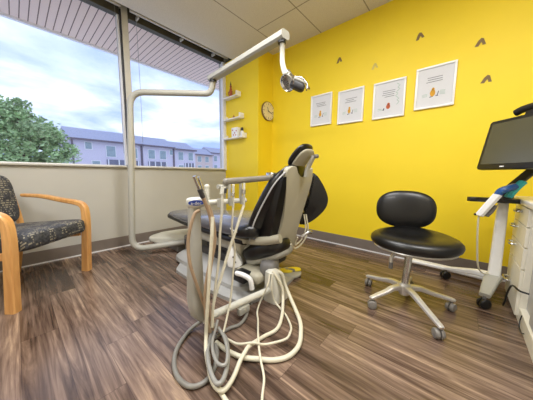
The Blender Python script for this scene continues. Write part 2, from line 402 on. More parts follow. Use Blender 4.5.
struct('trim_1', bm, M['dark_frame'])                                   # blind pocket above the window
struct('trim_2', box(BM(), XL, 2.44, YW - .035, YW + .02, SILL, SILL + .018, 0.004), M['cream'])   # sill ledge
# baseboards with the pale bead along the floor
def baseboard(name, x0, x1, y0, y1, bead):
    struct(name, box(BM(), x0, x1, y0, y1, 0.0, 0.132, 0.003), M['base'])
baseboard('baseboard_window', XL, XP, YW - .012, YW, None)
baseboard('baseboard_right', XR - .012, XR, YB, YP, None)
bm = BM(); box(bm, XP - .012, XP, YP - .012, YW - .012, 0, .132, .003); box(bm, XP, XR - .012, YP - .012, YP, 0, .132, .003)
struct('baseboard_corner', bm, M['base'])
bm = BM(); box(bm, XL, XP - .012, YW - .02, YW - .012, 0, .012); box(bm, XR - .02, XR - .012, YB, YP - .012, 0, .012)
struct('trim_3', bm, M['frame_w'])

# windows: two panes set in an aluminium frame
def window(name, x0, x1):
    fr = BM(); z0, z1 = SILL + .018, ZC + .06
    box(fr, x0, x0 + .03, YW + .01, YW + .07, z0, z1); box(fr, x1 - .022, x1, YW + .01, YW + .07, z0, z1)
    box(fr, x0, x1, YW + .01, YW + .07, z0 - .018, z0 + .012); 
    w = struct(name, fr, M['frame_w'])
    h = BM(); box(h, x0, x1, YW + .0, YW + .08, ZC - .0, ZC + .105); struct('window_head', h, M['dark_frame'], parent=w)
    g = BM(); box(g, x0 + .03, x1 - .022, YW + .035, YW + .041, z0 + .012, ZC); struct('window_glass', g, M['glass'], parent=w)
    return w
window('window_1', -1.25, 0.955); window('window_2', 1.01, 2.46)
bm = BM(); box(bm, 0.965, 1.03, YW - .045, YW + .08, SILL, ZC + .1, .004)
struct('trim_4', bm, M['frame'])                                        # mullion between the panes
bm = BM(); box(bm, 0.952, 0.965, YW - .03, YW + .03, SILL + .02, ZC + .05)
struct('trim_5', bm, M['black'])                                        # dark gasket beside the mullion
bm = BM(); box(bm, 2.415, 2.47, YW - .03, YW + .01, SILL, ZC); struct('trim_6', bm, M['frame_w'])

# raised blinds: head rail at the ceiling, with brackets, and cords hanging
def blind(x0, x1, lab, brackets, cords):
    t = thing('window_blind', lab, 'blind', ((x0 + x1) / 2, 3.03, ZC), group=None)
    b = BM(); box(b, x0, x1, 2.985, 3.045, ZC + .015, ZC + .055, .004); box(b, x0, x1, 2.985, 3.0, ZC - .004, ZC + .02, .003)
    obj('head_rail', b, M['frame'], t)
    for bx_ in brackets: obj('bracket', box(BM(), bx_, bx_ + .018, 3.05, 3.13, ZC + .0, ZC + .04, .003), M['frame'], t)
    for cx_, z0 in cords: obj('cord', tube(BM(), [(cx_, 3.05, ZC + .03), (cx_ + .005, 3.05, 1.9), (cx_, 3.05, z0)], 0.0022, 6), M['hose_grey'], t)
blind(-1.2, 0.93, 'raised white blind head rail above the wide left window pane', (-.6, 0.3), ((0.885, 1.15),))
blind(1.03, 2.42, 'raised white blind head rail above the narrower right window pane', (1.12, 1.68, 2.2), ((1.10, 1.3),))

# ---------------------------------------------------------------- outside
tag(struct('trim_7', box(BM(), -8, 14, YW + .16, 4.42, 2.87, 2.95), M['soffit']), None)                 # soffit boards overhead
struct('trim_8', box(BM(), -8, 14, 4.42, 4.47, 2.84, 3.1), M['fascia'])
struct('wall_outside', box(BM(), -8, 14, YW + .14, YW + .3, ZC + .25, 6), M['cream'])
struct('ground', box(BM(), -150, 200, 6, 260, -4.6, -4.4), M['ground'])

def townhouse(x0, x1, y, label, zroof, dx=0.0, warm=False, winset=None, depth=7, eave=5.66):
    t = thing('townhouse', label, 'house', ((x0 + x1) / 2, y + depth / 2, -4.4), group=None)
    w = M['siding_warm'] if warm else M['siding']
    b = BM(); box(b, x0, x1, y, y + depth, -4.4, eave)
    obj('wall', b, w, t, False)
    b = BM(); t2 = bmesh.new(); 
    yy0, yy1, ym = y - .5, y + depth + .5, y + depth / 2
    vs = [t2.verts.new(p) for p in ((x0 - .04, yy0, eave), (x1 + .04, yy0, eave), (x1 + .04, ym, zroof + .55), (x0 - .04, ym, zroof + .55), (x0 - .04, yy1, eave), (x1 + .04, yy1, eave), (x0 - .04, yy0, eave - .25), (x1 + .04, yy0, eave - .25))]
    for q in ((0, 1, 2, 3), (3, 2, 5, 4), (0, 3, 4), (1, 5, 2), (0, 6, 7, 1), (6, 4, 5, 7)): t2.faces.new([vs[i] for i in q])
    merge(b, t2); obj('roof', b, M['roof'], t, False)
    obj('gutter', box(BM(), x0 - .04, x1 + .04, y - .65, y - .5, eave - .28, eave - .02), M['trim_d'], t, False)
    for (cx_, cz, ww, hh) in (winset or []):
        fr = BM(); box(fr, cx_ - ww / 2 - .1, cx_ + ww / 2 + .1, y - .08, y, cz - hh / 2 - .1, cz + hh / 2 + .1)
        f_ = obj('window_frame', fr, M['fascia'], t, False)
        obj('pane', box(BM(), cx_ - ww / 2, cx_ + ww / 2, y - .12, y - .08, cz - hh / 2, cz + hh / 2), M['pane'], f_, False)
    return t
def downpipe(t, x, y, top=5.4): obj('downpipe', box(BM(), x - .09, x + .09, y - .18, y, -4.4, top), M['trim_d'], t, False)
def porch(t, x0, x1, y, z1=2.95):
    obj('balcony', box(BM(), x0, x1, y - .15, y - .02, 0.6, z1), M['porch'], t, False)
    for k in range(4):
        xx = x0 + (x1 - x0) * (k + .12) / 3.24
        obj('post', box(BM(), xx - .07, xx + .07, y - .3, y - .15, 0.6, z1), M['fascia'], t, False)
Y1 = 40.0
h1 = townhouse(5.0, 14.2, Y1, 'pale townhouse with slate roof nearest the tree outside', 7.0, winset=[(7.25, 4.75, .7, .9), (9.9, 4.15, 1.1, 1.5), (12.9, 4.15, 1.1, 1.5), (8.0, 2.0, .9, 1.3)])
downpipe(h1, 5.5, Y1); downpipe(h1, 14.1, Y1); porch(h1, 9.3, 13.7, Y1)
h2 = townhouse(14.35, 19.6, Y1, 'pale townhouse in the middle of the terrace, just right of the mullion', 6.9, winset=[(15.7, 4.15, 1.0, 1.4), (17.6, 4.15, 1.0, 1.4), (19.1, 4.7, .5, .8)], eave=5.64)
porch(h2, 15.1, 18.2, Y1); downpipe(h2, 19.5, Y1)
h3 = townhouse(19.75, 23.9, Y1, 'pale townhouse at the right end of the terrace outside', 6.6, winset=[(20.9, 4.2, .9, 1.4), (22.9, 4.2, .9, 1.4), (20.9, 1.9, .9, 1.2)], eave=5.5)
porch(h3, 21.6, 23.6, Y1)
h4 = townhouse(34.5, 40.5, 58, 'distant brownish townhouse behind the right end of the terrace', 8.0, warm=True, winset=[(36, 5.2, 1.1, 1.5), (38.5, 5.2, 1.1, 1.5), (36, 2.6, 1.1, 1.5), (38.5, 2.6, 1.1, 1.5)], eave=6.6)
h5 = townhouse(41.0, 52.0, 60, 'distant pale townhouse beside the right window jamb', 9.0, winset=[(43, 5.8, 1.1, 1.6), (46, 5.8, 1.1, 1.6), (43, 3.0, 1.1, 1.6)], eave=7.6)

def tree(label, x, y, rad, cz, h):
    t = thing('leafy_tree', label, 'tree', (x, y, -4.4))
    rnd = random.Random(int(x * 10 + 99))
    b = BM(); tube(b, [(x, y, -4.4), (x + .1, y, -1.5), (x, y, cz)], (.32, .12), 10)
    for k in range(9):
        a = k * 2.4; q = (x + math.cos(a) * rad * .6, y + math.sin(a) * rad * .6, cz + rnd.uniform(-.5, .6) * h)
        tube(b, [(x, y, cz - h * .5), ((x + q[0]) / 2, (y + q[1]) / 2, cz - h * .1), q], (.13, .03), 6)
    obj('trunk', b, M['bark'], t)
    lv = bmesh.new()
    clumps = []
    for k in range(70):
        u = rnd.uniform(-1, 1); a = rnd.uniform(0, 2 * PI); rr = math.sqrt(1 - u * u); s = rnd.uniform(.55, 1.0)
        clumps.append((x + rad * s * rr * math.cos(a), y + rad * s * rr * math.sin(a), cz + h * s * u, rnd.uniform(.45, .85)))
    for cx_, cy_, cz_, cr in clumps:
        for k in range(150):
            u = rnd.uniform(-1, 1); a = rnd.uniform(0, 2 * PI); rr = math.sqrt(1 - u * u); s = cr * rnd.uniform(.5, 1.1)
            p = Vector((cx_ + s * rr * math.cos(a), cy_ + s * rr * math.sin(a), cz_ + s * u * .75)); L_ = rnd.uniform(.10, .19)
            d = Vector((rnd.uniform(-1, 1), rnd.uniform(-1, 1), rnd.uniform(-.6, .6))).normalized(); e = d.cross(Vector((rnd.uniform(-1, 1), rnd.uniform(-1, 1), 1))).normalized()
            n_ = d.cross(e) * L_ * .25
            lv.faces.new([lv.verts.new(q) for q in (p - d * L_, p + e * L_ * .5 + n_, p + d * L_, p - e * L_ * .5 + n_)])
    me_t = obj('foliage', lv, M['leaf'], t, False)
tree('big leafy green tree filling the lower left of the window', 0.25, 20.5, 2.5, 2.7, 2.3)

# ================================================================= ceiling lights (outside the frame)
LAB = ['white recessed ceiling light panel above the delivery unit', 'white recessed ceiling light panel behind the camera', 'white recessed ceiling light panel over the left side of the room']
for (lx, ly), lb in zip(LAMPS, LAB):
    t = thing('ceiling_light', lb, 'ceiling light', (lx, ly, ZC - .015)); b = BM()
    for q in ((-.31, -.29, -.6, .6), (.29, .31, -.6, .6), (-.29, .29, -.6, -.575), (-.29, .29, .575, .6)): box(b, lx + q[0], lx + q[1], ly + q[2], ly + q[3], ZC - .03, ZC - .0005)
    obj('frame', b, M['white'], t, False)

# ================================================================= shelves and what stands on them
def shelf(z, y0, y1, label):
    t = thing('wall_shelf', label, 'shelf', (XP - .05, (y0 + y1) / 2, z), group='white ledges on the pillar')
    obj('ledge', box(BM(), XP - .10, XP - .001, y0, y1, z, z + .016, .002), M['white'], t)
    obj('end_panel', box(BM(), XP - .10, XP - .001, y0, y0 + .016, z + .016, z + .075, .002), M['white'], t)
    obj('end_panel', box(BM(), XP - .10, XP - .001, y1 - .016, y1, z + .016, z + .075, .002), M['white'], t)
    return t
shelf(2.13, 2.74, 3.08, 'top white ledge on the yellow pillar, under the rust statuette')
shelf(1.79, 2.67, 3.08, 'middle white ledge on the yellow pillar, carrying the small ornament')
shelf(1.485, 2.61, 3.08, 'lowest white ledge on the yellow pillar, carrying the white box')
t = thing('statuette', 'slim rust coloured statuette on the top ledge', 'ornament', (2.42, 2.93, 2.146))
b = BM(); lathe(b, [(.0001, 0), (.032, 0), (.034, .02), (.022, .05), (.028, .09), (.020, .13), (.010, .15)], 16, xf((2.42, 2.93, 2.146))); obj('body', b, M['figurine'], t)
b = BM(); super_e(b, .017, .017, .021, mtx=xf((2.42, 2.93, 2.146 + .165))); obj('head', b, M['figurine'], t)
b = BM(); lathe(b, [(.007, 0), (.009, .02), (.003, .05), (.0005, .075)], 10, xf((2.42, 2.93, 2.146 + .18))); obj('plume', b, M['black'], t)
b = BM(); tube(b, [(2.42, 2.91, 2.25), (2.41, 2.885, 2.22), (2.405, 2.9, 2.185)], .007, 8); tube(b, [(2.42, 2.95, 2.25), (2.41, 2.975, 2.225), (2.405, 2.965, 2.19)], .007, 8); obj('arm', b, M['figurine'], t)
t = thing('statuette', 'tiny orange ornament on the middle ledge', 'ornament', (2.42, 2.86, 1.806))
b = BM(); lathe(b, [(.0001, 0), (.016, 0), (.018, .012), (.010, .028), (.013, .040), (.0005, .052)], 14, xf((2.42, 2.86, 1.806))); obj('body', b, M['figurine'], t)
b = BM(); lathe(b, [(.006, 0), (.0005, .02)], 8, xf((2.42, 2.86, 1.806 + .048))); obj('tip', b, M['ink_y'], t)
t = thing('gift_box', 'white patterned box standing on the lowest ledge', 'box', (2.42, 2.80, 1.501))
obj('carton', box(BM(), 2.385, 2.45, 2.74, 2.88, 1.501, 1.655, .003), M['white'], t)
b = BM()
for k, (yy, zz) in enumerate(((2.765, 1.60), (2.80, 1.57), (2.85, 1.615), (2.83, 1.54), (2.775, 1.535))): lathe(b, [(.0001, 0), (.012, 0), (.012, .001), (.0001, .001)], 12, Matrix.Translation((2.385, yy, zz)) @ Matrix.Rotation(-PI / 2, 4, 'Y'))
obj('printed_dots', b, M['ink_r'], t)
t = thing('small_bottle', 'small black topped bottle beside the white box on the lowest ledge', 'bottle', (2.42, 2.665, 1.501))
b = BM(); lathe(b, [(.0001, 0), (.027, 0), (.027, .075), (.018, .09), (.012, .095)], 18, xf((2.42, 2.665, 1.501))); obj('body', b, M['white'], t)
b = BM(); lathe(b, [(.020, 0), (.020, .045), (.012, .05), (.0001, .05)], 18, xf((2.42, 2.665, 1.501 + .092))); obj('cap', b, M['black'], t)

# clock on the side of the pillar
t = thing('wall_clock', 'round wooden faced wall clock on the side of the yellow pillar', 'clock', (2.672, YP - .015, 1.87))
mc = Matrix.Translation((2.672, YP - .001, 1.88)) @ Matrix.Rotation(PI / 2, 4, 'X')
M['clock_rim'] = mat('clock_rim_wood', (120, 96, 60), .5); M['clock_face'] = mat('clock_face_wood', (226, 212, 166), .5, var=.08, scale=14)
b = BM(); lathe(b, [(.0001, 0), (.138, 0), (.142, .012), (.138, .026), (.133, .030), (.130, .022), (.0001, .022)], 40, mc); obj('rim', b, M['clock_rim'], t)
b = BM(); lathe(b, [(.0001, .022), (.131, .022), (.131, .0245), (.0001, .0245)], 40, mc); obj('dial', b, M['clock_face'], t)
b = BM()
for k in range(12):
    a = 2 * PI * k / 12; mm = mc @ Matrix.Rotation(a, 4, 'Z'); L_ = .028 if k % 3 == 0 else .016
    box(b, -.004, .004, .118 - L_, .118, .0245, .0255, mtx=mm)
obj('hour_marks', b, M['dark'], t)
b = BM(); box(b, -.004, .004, -.015, .065, .026, .028, mtx=mc @ Matrix.Rotation(.45, 4, 'Z')); obj('hour_hand', b, M['dark'], t)
b = BM(); box(b, -.003, .003, -.02, .095, .028, .030, mtx=mc @ Matrix.Rotation(-1.9, 4, 'Z')); obj('minute_hand', b, M['dark'], t)

# ================================================================= pictures on the yellow wall
def picture(yl, yr, z0, z1, label, kind):
    """yl is the window-side edge, yr the near edge"""
    t = thing('framed_picture', label, 'picture', (XR - .01, (yl + yr) / 2, z0), group='framed prints on the yellow wall')
    fr = BM(); w = .018
    for (a, b_, c, d) in ((yr, yl, z1 - w, z1), (yr, yl, z0, z0 + w), (yl - w, yl, z0 + w, z1 - w), (yr, yr + w, z0 + w, z1 - w)):
        box(fr, XR - .024, XR - .001, a, b_, c, d, .002)
    obj('frame', fr, M['white'], t)
    obj('print', box(BM(), XR - .012, XR - .002, yr + w, yl - w, z0 + w, z1 - w), M['paper'], t, False)
    cy, cz = (yl + yr) / 2, (z0 + z1) / 2; rnd = random.Random(kind * 5 + 1)
    def strokes(col, items, name):
        b = BM()
        for (u, v, du, dv, ang) in items:       # u to the right as seen (towards -Y), v up
            mm = Matrix.Translation((XR - .0135, cy - u, cz + v)) @ Matrix.Rotation(ang, 4, 'X')
            box(b, 0, .0012, -du, du, -dv, dv, mtx=mm)
        obj(name, b, M[col], t, False)
    def blobs(col, items, name):
        b = BM()
        for (u, v, a, c) in items:
            lathe(b, [(.0001, 0), (1, 0), (1, 1), (.0001, 1)], 16, Matrix.Translation((XR - .012, cy - u, cz + v)) @ Matrix.Diagonal((1, a, c, 1)) @ Matrix.Rotation(-PI / 2, 4, 'Y') @ Matrix.Diagonal((1, 1, .0016, 1)))
        obj(name, b, M[col], t, False)
    strokes('ink', [(rnd.uniform(-.012, .012), .09 - k * .020, rnd.uniform(.045, .075), .0028, rnd.uniform(-.02, .02)) for k in range(3 if kind != 2 else 4)], 'text_lines')
    if kind == 2:
        blobs('ink_r', [(.0, -.075, .020, .026), (.002, -.05, .014, .014)], 'painted_flower')
        strokes('ink_g', [(.085 + .01 * math.sin(k), .14 - k * .022, .014, .003, .7 * (-1) ** k) for k in range(10)] + [(-.085, -.09, .02, .003, .2), (-.08, -.105, .026, .002, 0)], 'painted_leaves')
        strokes('ink_b', [(-.045, -.1, .006, .012, .3)], 'painted_stem')
    else:
        blobs('ink_y', [(-.012, -.055, .017 + .004 * (kind == 3), .028 + .006 * (kind == 3)), (-.010, -.02, .012, .014)], 'painted_flower')
        strokes('ink_b', [(.03, -.065, .003, .020, .25), (.022, -.085, .010, .004, .3), (-.022, -.09, .014, .004, -.2)], 'painted_stem')
        strokes('ink_g', [(.065, -.045 - .011 * k, .020, .0018, .1) for k in range(4)] + [(-.075, -.06 - .011 * k, .022, .0018, -.1) for k in range(3)], 'painted_leaves')
picture(1.655, 1.352, 1.575, 1.972, 'white framed print hanging nearest the window side corner', 0)
picture(1.268, 0.955, 1.550, 1.945, 'white framed print, second from the corner, yellow blot left of centre', 1)
picture(0.850, 0.534, 1.545, 1.935, 'white framed print with pale green leaves down its right side', 2)
picture(0.449, 0.133, 1.577, 1.972, 'white framed print hanging highest and nearest the monitor', 3)

# wall decals, small chevrons
def decal(y, z, s, col, label, rot=0.0):
    o = [(-.55, -.5), (-.30, .2), (-.05, .5), (.2, .42), (.55, -.35), (.22, -.4), (.12, -.1), (.02, -.06), (-.16, -.5)]
    mm = Matrix.Translation((XR - .0005, y, z)) @ Matrix.Rotation(-PI / 2, 4, 'Z') @ Matrix.Rotation(PI / 2, 4, 'X') @ Matrix.Rotation(rot, 4, 'Z') @ Matrix.Diagonal((s, s, 1, 1))
    b = BM(); prism(b, o, 0.0, .0015, mm)
    tag(obj('wall_decal', b, M[col], None, False), label, 'wall decal', 'small chevron decals on the yellow wall')
decal(1.281, 2.331, .066, 'decal', 'brown chevron decal above the gap between the two leftmost prints')
decal(0.858, 2.136, .066, 'decal_pale', 'pale faded chevron decal above the print with green leaves')
decal(1.722, 2.106, .066, 'decal', 'small brown chevron decal beside the dental light head')
decal(0.448, 2.295, .066, 'decal', 'brown chevron decal above the print nearest the monitor', .1)
decal(-.009, 2.075, .066, 'decal', 'brown chevron decal high on the wall above the monitor', -.1)
decal(-.074, 1.753, .066, 'decal', 'brown chevron decal just above the monitor corner', -.15)

# ================================================================= guest chair
def guest_chair():
    t = thing('guest_chair', 'bentwood guest chair with dark patterned seat under the window', 'chair', (-.02, 2.56, 0), 0.783)
    # local frame: x across (window side +), y towards the back
    FM = Matrix.Translation((.175, 2.364, 0)) @ Matrix.Rotation(0.783, 4, 'Z')
    def P(x, y, z): return FM @ Vector((x, y, z))
    side = FM.to_3x3() @ Vector((1, 0, 0))
    for s in (-1, 1):
        b = BM(); path = [P(s * .325, 0.03, 0.0), P(s * .325, 0.012, .25), P(s * .325, -.002, .45), P(s * .325, -0.002, .56), P(s * .325, .012, .615), P(s * .325, .06, .645), P(s * .325, .2, .672), P(s * .325, .36, .705), P(s * .325, .52, .715)]
        ribbon(b, path, side, .055, (.068, .028), .008); obj('front_leg_and_arm', b, M['wood'], t)
        b = BM(); ribbon(b, [P(s * .295, .62, 0), P(s * .295, .56, .3), P(s * .295, .54, .45), P(s * .295, .585, .7), P(s * .295, .62, .84)], side, .04, .035, .006); obj('rear_leg', b, M['wood'], t)
        b = BM(); ribbon(b, [P(s * .295, .04, .37), P(s * .295, .3, .345), P(s * .295, .56, .325)], side, .025, .05, .004); obj('side_rail', b, M['wood'], t)
    mm = FM @ Matrix.Translation((0, .262, .428)) @ Matrix.Rotation(-.07, 4, 'X')
    b = BM(); super_e(b, .298, .315, .068, .35, .25, mtx=mm, nu=48, nv=16); obj('seat_cushion', b, M['fabric'], t)
    mm = FM @ Matrix.Translation((0, .555, .69)) @ Matrix.Rotation(-.16, 4, 'X')
    b = BM(); super_e(b, .28, .045, .215, .4, .5, mtx=mm, nu=48, nv=20); obj('back_cushion', b, M['fabric'], t)
guest_chair()

# ================================================================= dental chair
CX = 1.35
def dental_chair():
    t = thing('dental_chair', 'reclining black and beige dental chair seen from behind, toe end to window', 'dental chair', (1.25, 1.6, 0))
    # floor plate
    out = smooth_outline([(.935, 1.93), (.925, 1.85), (.93, 1.5), (.97, 1.16), (1.12, 1.04), (1.5, 1.04), (1.62, 1.2), (1.62, 2.2), (1.5, 2.42), (1.36, 2.42), (.975, 2.0)], 5)
    b = BM(); prism(b, out, 0.0, .028, Matrix.Identity(4), .008); obj('base_plate', b, M['base_grey'], t)
    # raised lift housing
    b = BM()
    def rr(cx, cy, hx, hy, z, e=.35, n=32): return [Vector((cx + hx * sgnpow(math.cos(2 * PI * k / n), e), cy + hy * sgnpow(math.sin(2 * PI * k / n), e), z)) for k in range(n)]
    loft(b, [rr(1.3, 1.72, .27, .56, .028), rr(1.3, 1.72, .265, .55, .06), rr(1.3, 1.74, .22, .48, .10), rr(1.32, 1.78, .17, .36, .125)]); obj('lift_housing', b, M['base_grey'], t)
    b = BM(); box(b, 1.2, 1.48, 1.15, 2.3, .12, .2, .02); box(b, 1.22, 1.46, 1.05, 1.9, .2, .3, .03); obj('lift_arm', b, M['dark'], t)
    # front cover towards the window
    b = BM(); out = smooth_outline([(1.04, 2.86), (1.12, 2.68), (1.35, 2.5), (1.6, 2.56), (1.68, 2.8), (1.5, 2.96), (1.2, 2.99)], 5)
    prism(b, out, .08, .135, Matrix.Identity(4), .02, 3); obj('front_cover', b, M['unit'], t)
    b = BM(); box(b, 1.2, 1.5, 2.45, 2.85, 0.0, .08, .01); obj('front_foot', b, M['grey'], t)
    # seat and leg rest: a long pad, silhouettes from the side in (Y, Z)
    def pad(name, prof, hw, m, parent, e=.5):
        """prof: list of (y, ztop, zbottom); cross-section superelliptic across X"""
        rings = []
        n = 28
        for (y, zt, zb, w) in prof:
            zc_, hz = (zt + zb) / 2, (zt - zb) / 2
            rings.append([Vector((CX + w * sgnpow(math.cos(2 * PI * k / n), e), y, zc_ + hz * sgnpow(math.sin(2 * PI * k / n), .7))) for k in range(n)])
        b = BM(); loft(b, rings); return obj(name, b, m, parent)
    pad('leg_rest', [(2.63, .45, .41, .13), (2.61, .47, .395, .16), (2.5, .475, .385, .175), (2.2, .50, .385, .215), (1.9, .53, .39, .245), (1.65, .56, .395, .265), (1.4, .575, .40, .275), (1.22, .57, .41, .27), (1.12, .54, .42, .24)], .2, M['legrest'], t)
    pad('leg_rest_edge', [(2.66, .445, .39, .12), (2.63, .455, .37, .17), (2.2, .425, .36, .205), (1.8, .43, .36, .235), (1.4, .435, .36, .262), (1.22, .43, .37, .262)], .2, M['black'], t)
    b = BM(); box(b, 1.16, 1.54, 1.15, 1.95, .27, .37, .03, seg=3); obj('seat_tray', b, M['unit_grey'], t)
    # support casting on the near side
    b = BM(); loft(b, [rr(1.22, 1.36, .05, .05, .12), rr(1.2, 1.36, .06, .06, .25), rr(1.18, 1.33, .075, .08, .36), rr(1.17, 1.28, .07, .12, .43)]); obj('support_casting', b, M['shell'], t)
    # hip pad under the backrest with its tray
    a = Vector((1.255, 1.30, .262)); c = Vector((1.30, .965, .405))
    ax = (c - a).normalized(); mm = frame(ax, Vector((-1, -.1, 0)).cross(ax).normalized().cross(ax).normalized() if False else Vector((1, 0, 0)), ax.cross(Vector((1, 0, 0))).normalized(), (a + c) / 2)
    b = BM(); super_e(b, .195, .13, .075, .75, .7, mtx=mm, nu=36, nv=20); obj('hip_pad', b, M['black_up'], t)
    b = BM(); mm2 = mm.copy(); mm2.translation = mm.translation + Vector((.03, .0, -.045)); super_e(b, .185, .13, .065, .6, .6, mtx=mm2, nu=36, nv=16); obj('hip_tray', b, M['unit_grey'], t)
    # shell band above the hip pad
    b = BM(); tube(b, [(1.17, 1.30, .395), (1.17, 1.2, .405), (1.17, 1.05, .435), (1.2, .93, .47)], .032, 12); obj('hinge_cover', b, M['shell'], t)
    # backrest: side profile swept across, wings swept forward
    prof = [(-.02, .05), (.06, .075), (.18, .085), (.32, .075), (.44, .055), (.52, .035)]
    O = Vector((CX, 1.115, .455)); V = Vector((0, -.235, .50)).normalized(); W_ = Vector((0, V.z, -V.y)).normalized()
    hw = [(-.075, .19), (-.05, .225), (.08, .24), (.2, .235), (.32, .22), (.42, .20), (.50, .165), (.55, .125), (.575, .08)]
    b = BM(); rings = []
    n = 36
    for v, w in hw:
        ring = []
        tk = .05 * min(1, (0.60 - v) * 6) * min(1, (v + .115) * 10)
        for k in range(n):
            a_ = 2 * PI * k / n; x = sgnpow(math.cos(a_), .55) * w; th = sgnpow(math.sin(a_), .6) * tk
            bow = .05 * (x / .24) ** 2
            ring.append(O + Vector((x, 0, 0)) + V * v + W_ * (th + bow + .02))
        rings.append(ring)
    loft(b, rings); back = obj('backrest', b, M['black_up'], t)
    # silver piping along the near edge of the pad
    b = BM(); tube(b, [O + Vector((-w * .985, 0, 0)) + V * v + W_ * (.05 * (w / .24) ** 2 - .012) for v, w in hw[1:-1]], .0055, 8); obj('piping', b, M['piping'], back)
    b = BM(); tube(b, [(1.08, 1.17, .49), (1.065, 1.25, .49), (1.09, 1.34, .50), (1.2, 1.37, .515)], .006, 8); tube(b, [(1.12, 1.17, .515), (1.11, 1.24, .523), (1.2, 1.31, .53)], .005, 8); obj('piping', b, M['piping'], back)
    b = BM(); super_e(b, .125, .12, .055, .6, .7, mtx=Matrix.Translation((1.185, 1.215, .485)) @ Matrix.Rotation(-.15, 4, 'X')); obj('hip_bolster', b, M['black_up'], t)
    # back panel between pad and spine
    b = BM()
    for_side = [(1.16, .43), (1.0, .45), (.97, .6), (.915, .8), (.89, .90), (.93, .88), (1.05, .70), (1.13, .56)]
    prism(b, for_side, 1.17, 1.50, Matrix(((0, 0, 1, 0), (1, 0, 0, 0), (0, 1, 0, 0), (0, 0, 0, 1))), .012); obj('back_panel', b, M['black_up'], back)
    # spine shell, wide at the shoulders
    so = [(-0.15, -0.018), (-0.104, 0.017), (-0.044, 0.018), (0.002, -0.045), (0.06, -0.06), (0.102, -0.022), (0.174, 0.017), (0.196, -0.093), (0.177, -0.222), (0.149, -0.37), (0.13, -0.505), (0.125, -0.665), (-0.033, -0.63), (-0.104, -0.516), (-0.096, -0.427), (-0.094, -0.306), (-0.12, -0.142)]
    smx = frame(Vector((1, 0, 0)), Vector((0, -.196, .981)), Vector((0, -.981, -.196)), (1.35, .88, .95))
    b = BM(); prism(b, smooth_outline(so, 3), -.035, 0.0, smx, .008, 3); sp = obj('back_shell', b, M['shell'], t)
    b = BM()
    for (px, pz) in ((1.40, .395), (1.425, .345)): lathe(b, [(.0001, 0), (.011, 0), (.009, .006), (.0001, .006)], 14, Matrix.Translation((px, .88 - (pz - .95) * .2, pz)) @ Matrix.Rotation(PI / 2, 4, 'X'))
    obj('screw', b, M['chrome'], sp)
    b = BM(); super_e(b, .158, .030, .06, .7, .8, mtx=Matrix.Translation((1.375, .935, .925)) @ Matrix.Rotation(.2, 4, 'X')); obj('shoulder_pad', b, M['black_up'], back)
    # head rest: tilted plate, pad in front, shell behind
    hm = Matrix.Translation((1.35, .86, 1.025)) @ Matrix.Rotation(math.radians(42), 4, 'X')
    b = BM(); super_e(b, .098, .026, .098, .75, .85, mtx=hm @ Matrix.Translation((0, .030, .004)), nu=36, nv=20); head = obj('headrest', b, M['black_up'], t)
    b = BM(); super_e(b, .088, .017, .090, .7, .8, mtx=hm @ Matrix.Translation((.008, .0, -.006)), nu=36, nv=20); obj('headrest_shell', b, M['shell'], head)
    b = BM(); ribbon(b, [(1.38, .845, .90), (1.38, .835, .96), (1.38, .808, 1.01), (1.38, .79, 1.045)], (1, 0, 0), (.05, .035), .022, .006); obj('headrest_bracket', b, M['unit_grey'], head)
    b = BM(); tube(b, [(1.37, .785, 1.04), (1.41, .78, 1.043)], .014, 14, sharp=True); obj('headrest_knob', b, M['grey'], head)
    # far side arm pad
    FP = Vector((1.62, .932, .724)); ux = Vector((.62, -.78, 0)).normalized()
    out = smooth_outline([(0.007, 0.205), (0.077, 0.116), (0.122, 0.01), (0.109, -0.074), (0.046, -0.15), (-0.022, -0.2), (-0.093, -0.221), (-0.102, -0.17), (-0.079, -0.127), (-0.038, -0.09), (-0.029, 0.058), (-0.021, 0.14)], 5)
    mm = frame(ux, Vector((0, 0, 1)), ux.cross(Vector((0, 0, 1))), FP)
    b = BM(); prism(b, out, -.04, .035, mm, .02, 4); ap = obj('far_arm_pad', b, M['black_up'], t)
    b = BM(); tube(b, [FP + ux * -.06 + Vector((0, .03, -.16)), FP + ux * -.14 + Vector((0, .06, -.20)), Vector((1.46, 1.08, .44))], .018, 10); obj('arm_bracket', b, M['black'], t)
    # mechanism parts behind, near side
    b = BM(); box(b, 1.08, 1.34, 1.04, 1.28, .12, .20, .03, seg=3); obj('lift_cover', b, M['shell'], t)
    b = BM(); super_e(b, .10, .07, .07, .7, .8, mtx=xf((1.24, 1.06, .22), .5)); obj('hinge_housing', b, M['grey'], t)
    b = BM(); prism(b, smooth_outline([(-.04, -.07), (.05, -.06), (.06, -.03), (.0, .07), (-.03, .08), (-.05, .0)], 4), -.03, .03, frame(Vector((.62, -.78, 0)), Vector((0, 0, 1)), Vector((-.78, -.62, 0)), (1.10, 1.31, .26)), .01)
    obj('valve_block', b, M['white'], t)
    b = BM()
    for dz, dx in ((.02, 0), (-.02, .015)): lathe(b, [(.0001, 0), (.007, 0), (.007, .004), (.0001, .004)], 10, frame(Vector((.62, -.78, 0)), Vector((0, 0, 1)), Vector((-.78, -.62, 0)), Vector((1.07, 1.285, .26)) + Vector((.62, -.78, 0)) * dx + Vector((0, 0, dz))))
    obj('valve_port', b, M['black'], t)
    b = BM(); tube(b, [(1.03, 1.20, .19), (1.02, 1.12, .205), (1.04, 1.07, .18), (1.05, 1.06, .11)], .018, 12); obj('white_elbow', b, M['white'], t)
    b = BM(); box(b, 1.02, 1.12, 1.12, 1.24, .13, .20, .01); obj('valve_bracket', b, M['black'], t)
    b = BM(); tube(b, [(1.42, .90, .44), (1.47, .87, .475), (1.50, .86, .47)], .014, 10); obj('release_handle', b, M['chrome'], t)
dental_chair()

